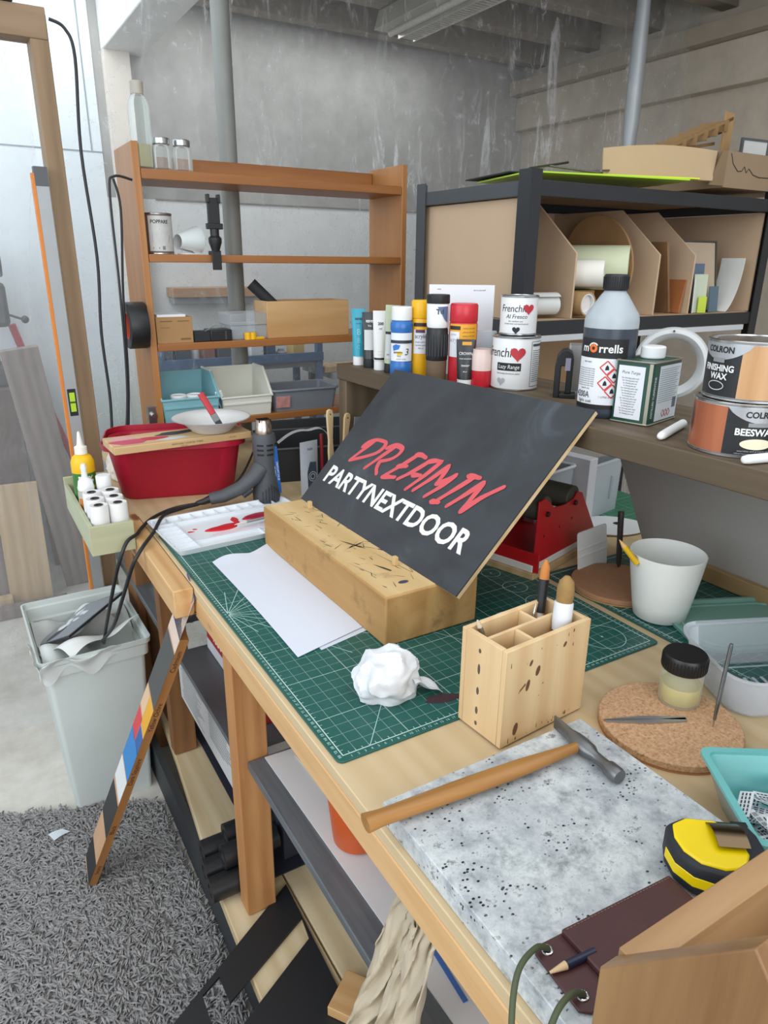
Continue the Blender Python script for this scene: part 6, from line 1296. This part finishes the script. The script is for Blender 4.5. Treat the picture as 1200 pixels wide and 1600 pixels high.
sw(0, 7.6, .2, 8.2, '#2a2b2d'); sw(0, 7.6, 18, 29.5, '#2c2d2f'); sw(0, 7.6, 30.5, 37.5, '#dfe0de'); sw(0, 7.6, 37.8, 47, '#2a7fc0'); sw(0, 3.6, 46.5, 51.5, '#2c5c9c'); sw(3.7, 7.6, 46.8, 53.5, '#cf4048'); sw(0, 4.0, 52, 60, '#e0a52a'); sw(4.2, 7.6, 54, 60, '#dcb996'); sw(0, 7.6, 60.3, 76, '#4b4d4c'); sw(0, 7.6, 76.4, 90, '#d9c3b4'); sw(2.4, 5.6, 80, 87.5, '#cf5a60'); sw(0, 7.6, 90.4, L-.1, '#41537c')
ex = Vector((1, 0, 0))
fe = lambda a, b: Vector((1.35-b if nn.x > 0 else .55+b, -.03, a))
for L_ in (('Ivory', 1.5, 6, 0), ('Black', 1.5, 21, 0), ('Dark Sapphire', 1.5, 41, 0), ('Yellow Ochre', 1.5, 58, 0), ('Cadmium', 1.5, 74, 0), ('Grey', 1.5, 86, 0)): letters('edge_handwriting', [L_], lambda a, b: fe(a, b), INK, t)
# ================================================================== under the bench
t = thing('printed_box', (2.2, 52, -48.6), 'flat carton with grey lid and printed side on the pile under the bench', 'box')
bx('carton', plain('#c5c4c2', .65, var=.04), (0, 32, 0, 44.5, 0, 11.6), t, .1); bx('grey_lid', plain('#56595c', .4), (-.3, 32.3, -.3, 44.8, 11.65, 13.2), t, .12)
rs = random.Random(2); ps = []
for k in range(13): ps += [rbar((2+rs.uniform(0, 1.5), 10.6-.75*k), (20+rs.uniform(-5, 1), 10.6-.75*k), .22)]
for k in range(8): ps += [rbar((25, 10.4-.9*k), (41-rs.uniform(0, 6), 10.4-.9*k), .25)]
fb = on_plane((0, 44.5, 0), (0, -1, 0), (0, 0, 1), .04); poly_on('printed_text', plain('#6d6d70', .7), t, fb, ps, step=50)
o = bx('navy_board', plain('#2b2e3c', .6), (0, 34, 0, 68, 0, .35), None, 0, (7.8, 50, -70.95)); tag(o, 'thin navy board lying flat on the bottom plank', 'board')
o = bx('navy_box', plain('#30333f', .65), (0, 26, 0, 42, 0, 21.7), None, .2, (11.8, 53, -70.4)); tag(o, 'dark navy carton under the printed flat box', 'box')
t = thing('red_box', (9.8, 57, -35.3), 'red cardboard box with white lettering on the grey lid under the bench', 'box')
bx('carton', plain('#a5262a', .5, var=.06), (0, 24, 0, 38, 0, 15), t, .1); bx('white_base', plain('#d6d8da', .5), (-.08, 0, 6, 38, 0.1, 3.2), t)
letters('lettering', [('1550 W', 3.6, 0, 0, dict(bold=.02))], on_plane((0, 27, 4.6), (0, -1, 0), (0, 0, 1), .06), WHITE, t)
for k, (x, y, z) in enumerate(((-6, 51.4, -68.1), (-5.6, 56.9, -68.1), (-4.4, 62.4, -68.1), (-2.0, 54.2, -63.4), (.4, 59.8, -63.4))):
    lab = ('front roll of the bottom row', 'middle roll of the bottom row', 'rear roll of the bottom row', 'front roll of the upper pair', 'rear roll of the upper pair')[k]
    t = thing('black_roll', (x, y, z), 'black vinyl roll on the bottom plank behind the leg, '+lab, 'roll', 0, 'black rolls behind the bench leg')
    if k > 2: pass
    mb = MB(); Mx = Matrix.Rotation(math.pi/2, 4, 'Y'); mb.loft([[Mx @ Vector((r_*math.cos(q*.2244), r_*math.sin(q*.2244), zz)) for q in range(28)] for r_, zz in ((1.5, 0), (2.7, 0), (2.72, 12.6), (1.5, 12.6))], wrap=True); mb.build('roll', plain('#202123', .38), t, smooth=40)
    mb = MB(); mb.loft([[Mx @ Vector((r_*math.cos(q*.2244), r_*math.sin(q*.2244), zz)) for q in range(28)] for r_, zz in ((1.2, .2), (1.5, .2), (1.5, 12.4), (1.2, 12.4))], wrap=True); mb.build('core', plain('#3a3835', .7), t, smooth=40)
# middle shelf: papers, cup
for k, (pts_, lab, c_) in enumerate(((((4.8, 42.6), (40, 41), (40, -24), (6.6, -22)), 'large white paper sheets lying on the middle shelf', '#d9d8d8'), (((10, 40), (42, 38), (44, -20), (13, -14)), 'cream paper sheet on top of the white sheets on the middle shelf', '#cdc4b6'))):
    o = MB().prism(pts_, 0, .25).build('paper_stack', plain(c_, .75, var=.03), None, (0, 0, -31.75+.3*k)); tag(o, lab, 'paper')
o = MB().box(-.35, .35, 0, 27, 0, .12).build('blue_tape', plain('#4a72b8', .5), None, (9.4, -16, -31.46+.3-.28), rz=-4); tag(o, 'thin blue tape strip along the papers on the middle shelf', 'tape')
t = thing('orange_cup', (10.6, 15.6, -31.15), 'orange plastic cup standing on the papers on the middle shelf', 'cup')
MB().lathe([(3.9, 0), (4.1, .3), (5.4, 13.4), (5.2, 13.5), (3.9, .7)], 40).build('cup', plain('#cf5a1e', .4, var=.06), t, smooth=50)
# hanging rag
t = thing('rag', (-.6, -19, -7), 'beige cotton rag hanging from under the bench rail', 'rag')
from mathutils import noise as mnoise
def ragf(q, b):
    w1 = mnoise.noise(Vector((q*5.5+b*1.2, b*1.3, 1.7))); w2 = mnoise.noise(Vector((q*12-b*2, b*3.2, 4.1))); w3 = mnoise.noise(Vector((q*26, b*9, 8.3)))
    y = (-6.4+12.8*q)*(.62+.38*b)+6.5*b+1.3*w2
    x = -.4-2.4*b+(3.4*w1+1.7*w2)*(.3+.7*b)+.35*w3
    return Vector((min(x, 1.0), y, -.2-(29+3.5*mnoise.noise(Vector((q*4, 0, 2))))*b))
MB().grid(ragf, 70, 56, .15).build('cotton', plain('#bfb29a', .9, var=.2, scale=9, bump=.3), t, smooth=60, normals=False)
MB().tube([(.3, -4.4, .4), (.3, 4.4, .5)], .3, 8).build('gathered_top', plain('#b9ac92', .9), t)
t = thing('black_caddy', (20, -2, -70.95), 'black plastic carrier with a grey strip at the bottom under the rag', 'carrier', -25)
tray(MB(), [(24, 16, 2, 0), (27, 19, 2.5, 12)], .6, .5).build('body', BLACK, t, smooth=40); MB().tube([(x, y, 12.3) for x, y in rrect(27.4, 19.4, 2.6)], .7, 8, True).build('rim', plain('#2c2e31', .35), t); MB().box(-6, -3.2, -4, 12, 12.2, 13.2).build('grey_strip', plain('#8d9092', .5), t)
o = MB().box(-4, 4, -3, 3, 0, 2.2).build('pine_offcut', PINE, None, (9.5, 16.0, -70.2), rz=35, bevel=.15); tag(o, 'small pine offcut lying at the bottom of the picture by the black template', 'offcut')
t = thing('black_template', (0, 0, -70.9), 'black board template with a cut-out lying across the bottom plank and rug', 'template')
outer = [(9.5, 46.7), (8.4, 12.3), (7.9, 1.6), (-40.1, 16.4), (-20.0, 29.0)]; hole = [(9.0, 37.3), (-10.0, 27.5), (-10.1, 33.4), (-14.0, 31.4), (-14.2, 25.1), (-9.6, 22.3), (8.3, 32.1)]
bm = bmesh.new()
for lp in (outer, hole):
    v = [bm.verts.new((x, y, 0)) for x, y in lp]
    for i in range(len(v)): bm.edges.new((v[i], v[(i+1) % len(v)]))
bmesh.ops.triangle_fill(bm, use_beauty=True, use_dissolve=False, edges=bm.edges[:])
g = bmesh.ops.extrude_face_region(bm, geom=bm.faces[:]); bmesh.ops.translate(bm, vec=(0, 0, .6), verts=[q for q in g['geom'] if isinstance(q, bmesh.types.BMVert)])
mb = MB(); mb.bm.free(); mb.bm = bm; mb.build('board', plain('#1f2022', .5, var=.08), t)
# ------------------------------------------------------------------ shaggy rug
t = thing('shag_rug', (0, 0, -86.55), 'grey shaggy rug on the floor along the bench', 'rug')
edge = [(-4.4, 104), (-46, 121), (-110, 146), (-110, -60), (-4.4, -60)]
MB().prism(edge, 0, .7).build('backing', plain('#7a7978', .9), t)
def inside(x, y): return x < -4.6 and y > -40 and (y-104)*41.6 < -(x+4.4)*17 and x > -78
rs = random.Random(21); V = []; Fc = []
def tuft(x, y):
    a = rs.gauss(2.2, 1.1)+(math.sin(x*.09)+math.sin(y*.07+1))*.5; Ln = rs.uniform(1.5, 2.6); w = rs.uniform(.2, .32); hgt = rs.uniform(.5, 1.1); b = a+rs.uniform(-.8, .8)
    base = len(V); p = Vector((x, y, .55)); ca, sa = math.cos(a), math.sin(a)
    for i in range(4):
        s = i/3; px = x+Ln*s*ca+.4*s*s*math.cos(b); py = y+Ln*s*sa+.4*s*s*math.sin(b); pz = .5+hgt*math.sin(min(1, s*1.15)*math.pi*.62); ww = w*(1 if i < 3 else .55)
        for k in range(3):
            q = k*2.094; V.append(((px-sa*ww*math.cos(q))*.01, (py+ca*ww*math.cos(q))*.01, (pz+ww*math.sin(q))*.01))
    for i in range(3):
        for k in range(3):
            j = (k+1) % 3; Fc.append((base+i*3+k, base+i*3+j, base+i*3+3+j, base+i*3+3+k))
    Fc.append((base+9, base+10, base+11))
n = 0
while n < 30000:
    x = rs.uniform(-78, -4.6); y = rs.uniform(-40, 134)
    if inside(x, y) and not (-26.5 < x < -4 and y > 113.5): tuft(x, y); n += 1
me = bpy.data.meshes.new('pile'); me.from_pydata(V, [], Fc); me.polygons.foreach_set('use_smooth', [True]*len(me.polygons))
RG_ = NT('rug_pile'); RG_.set(Base_Color=RG_.ramp(RG_.noise(60, 3, .6), ((.3, '#838180'), (.7, '#a4a2a0'))), Roughness=.95); me.materials.append(RG_.m)
o = bpy.data.objects.new('pile', me); COL.objects.link(o); o.parent = t; o['kind'] = 'stuff'
o = MB().grid(lambda q, b: Vector((-2.2+4.4*q*(1-.3*b), -1.6+3.2*b*(1-.5*q), .15+.8*q*b+.2*math.sin(q*4))), 6, 5, .04).build('plastic_scrap', plain('#cfd8de', .35, alpha=.9), None, (-31.3, 104.2, -84.3), rz=20, smooth=60, normals=False); tag(o, 'small scrap of clear white plastic lying on the rug', 'scrap')
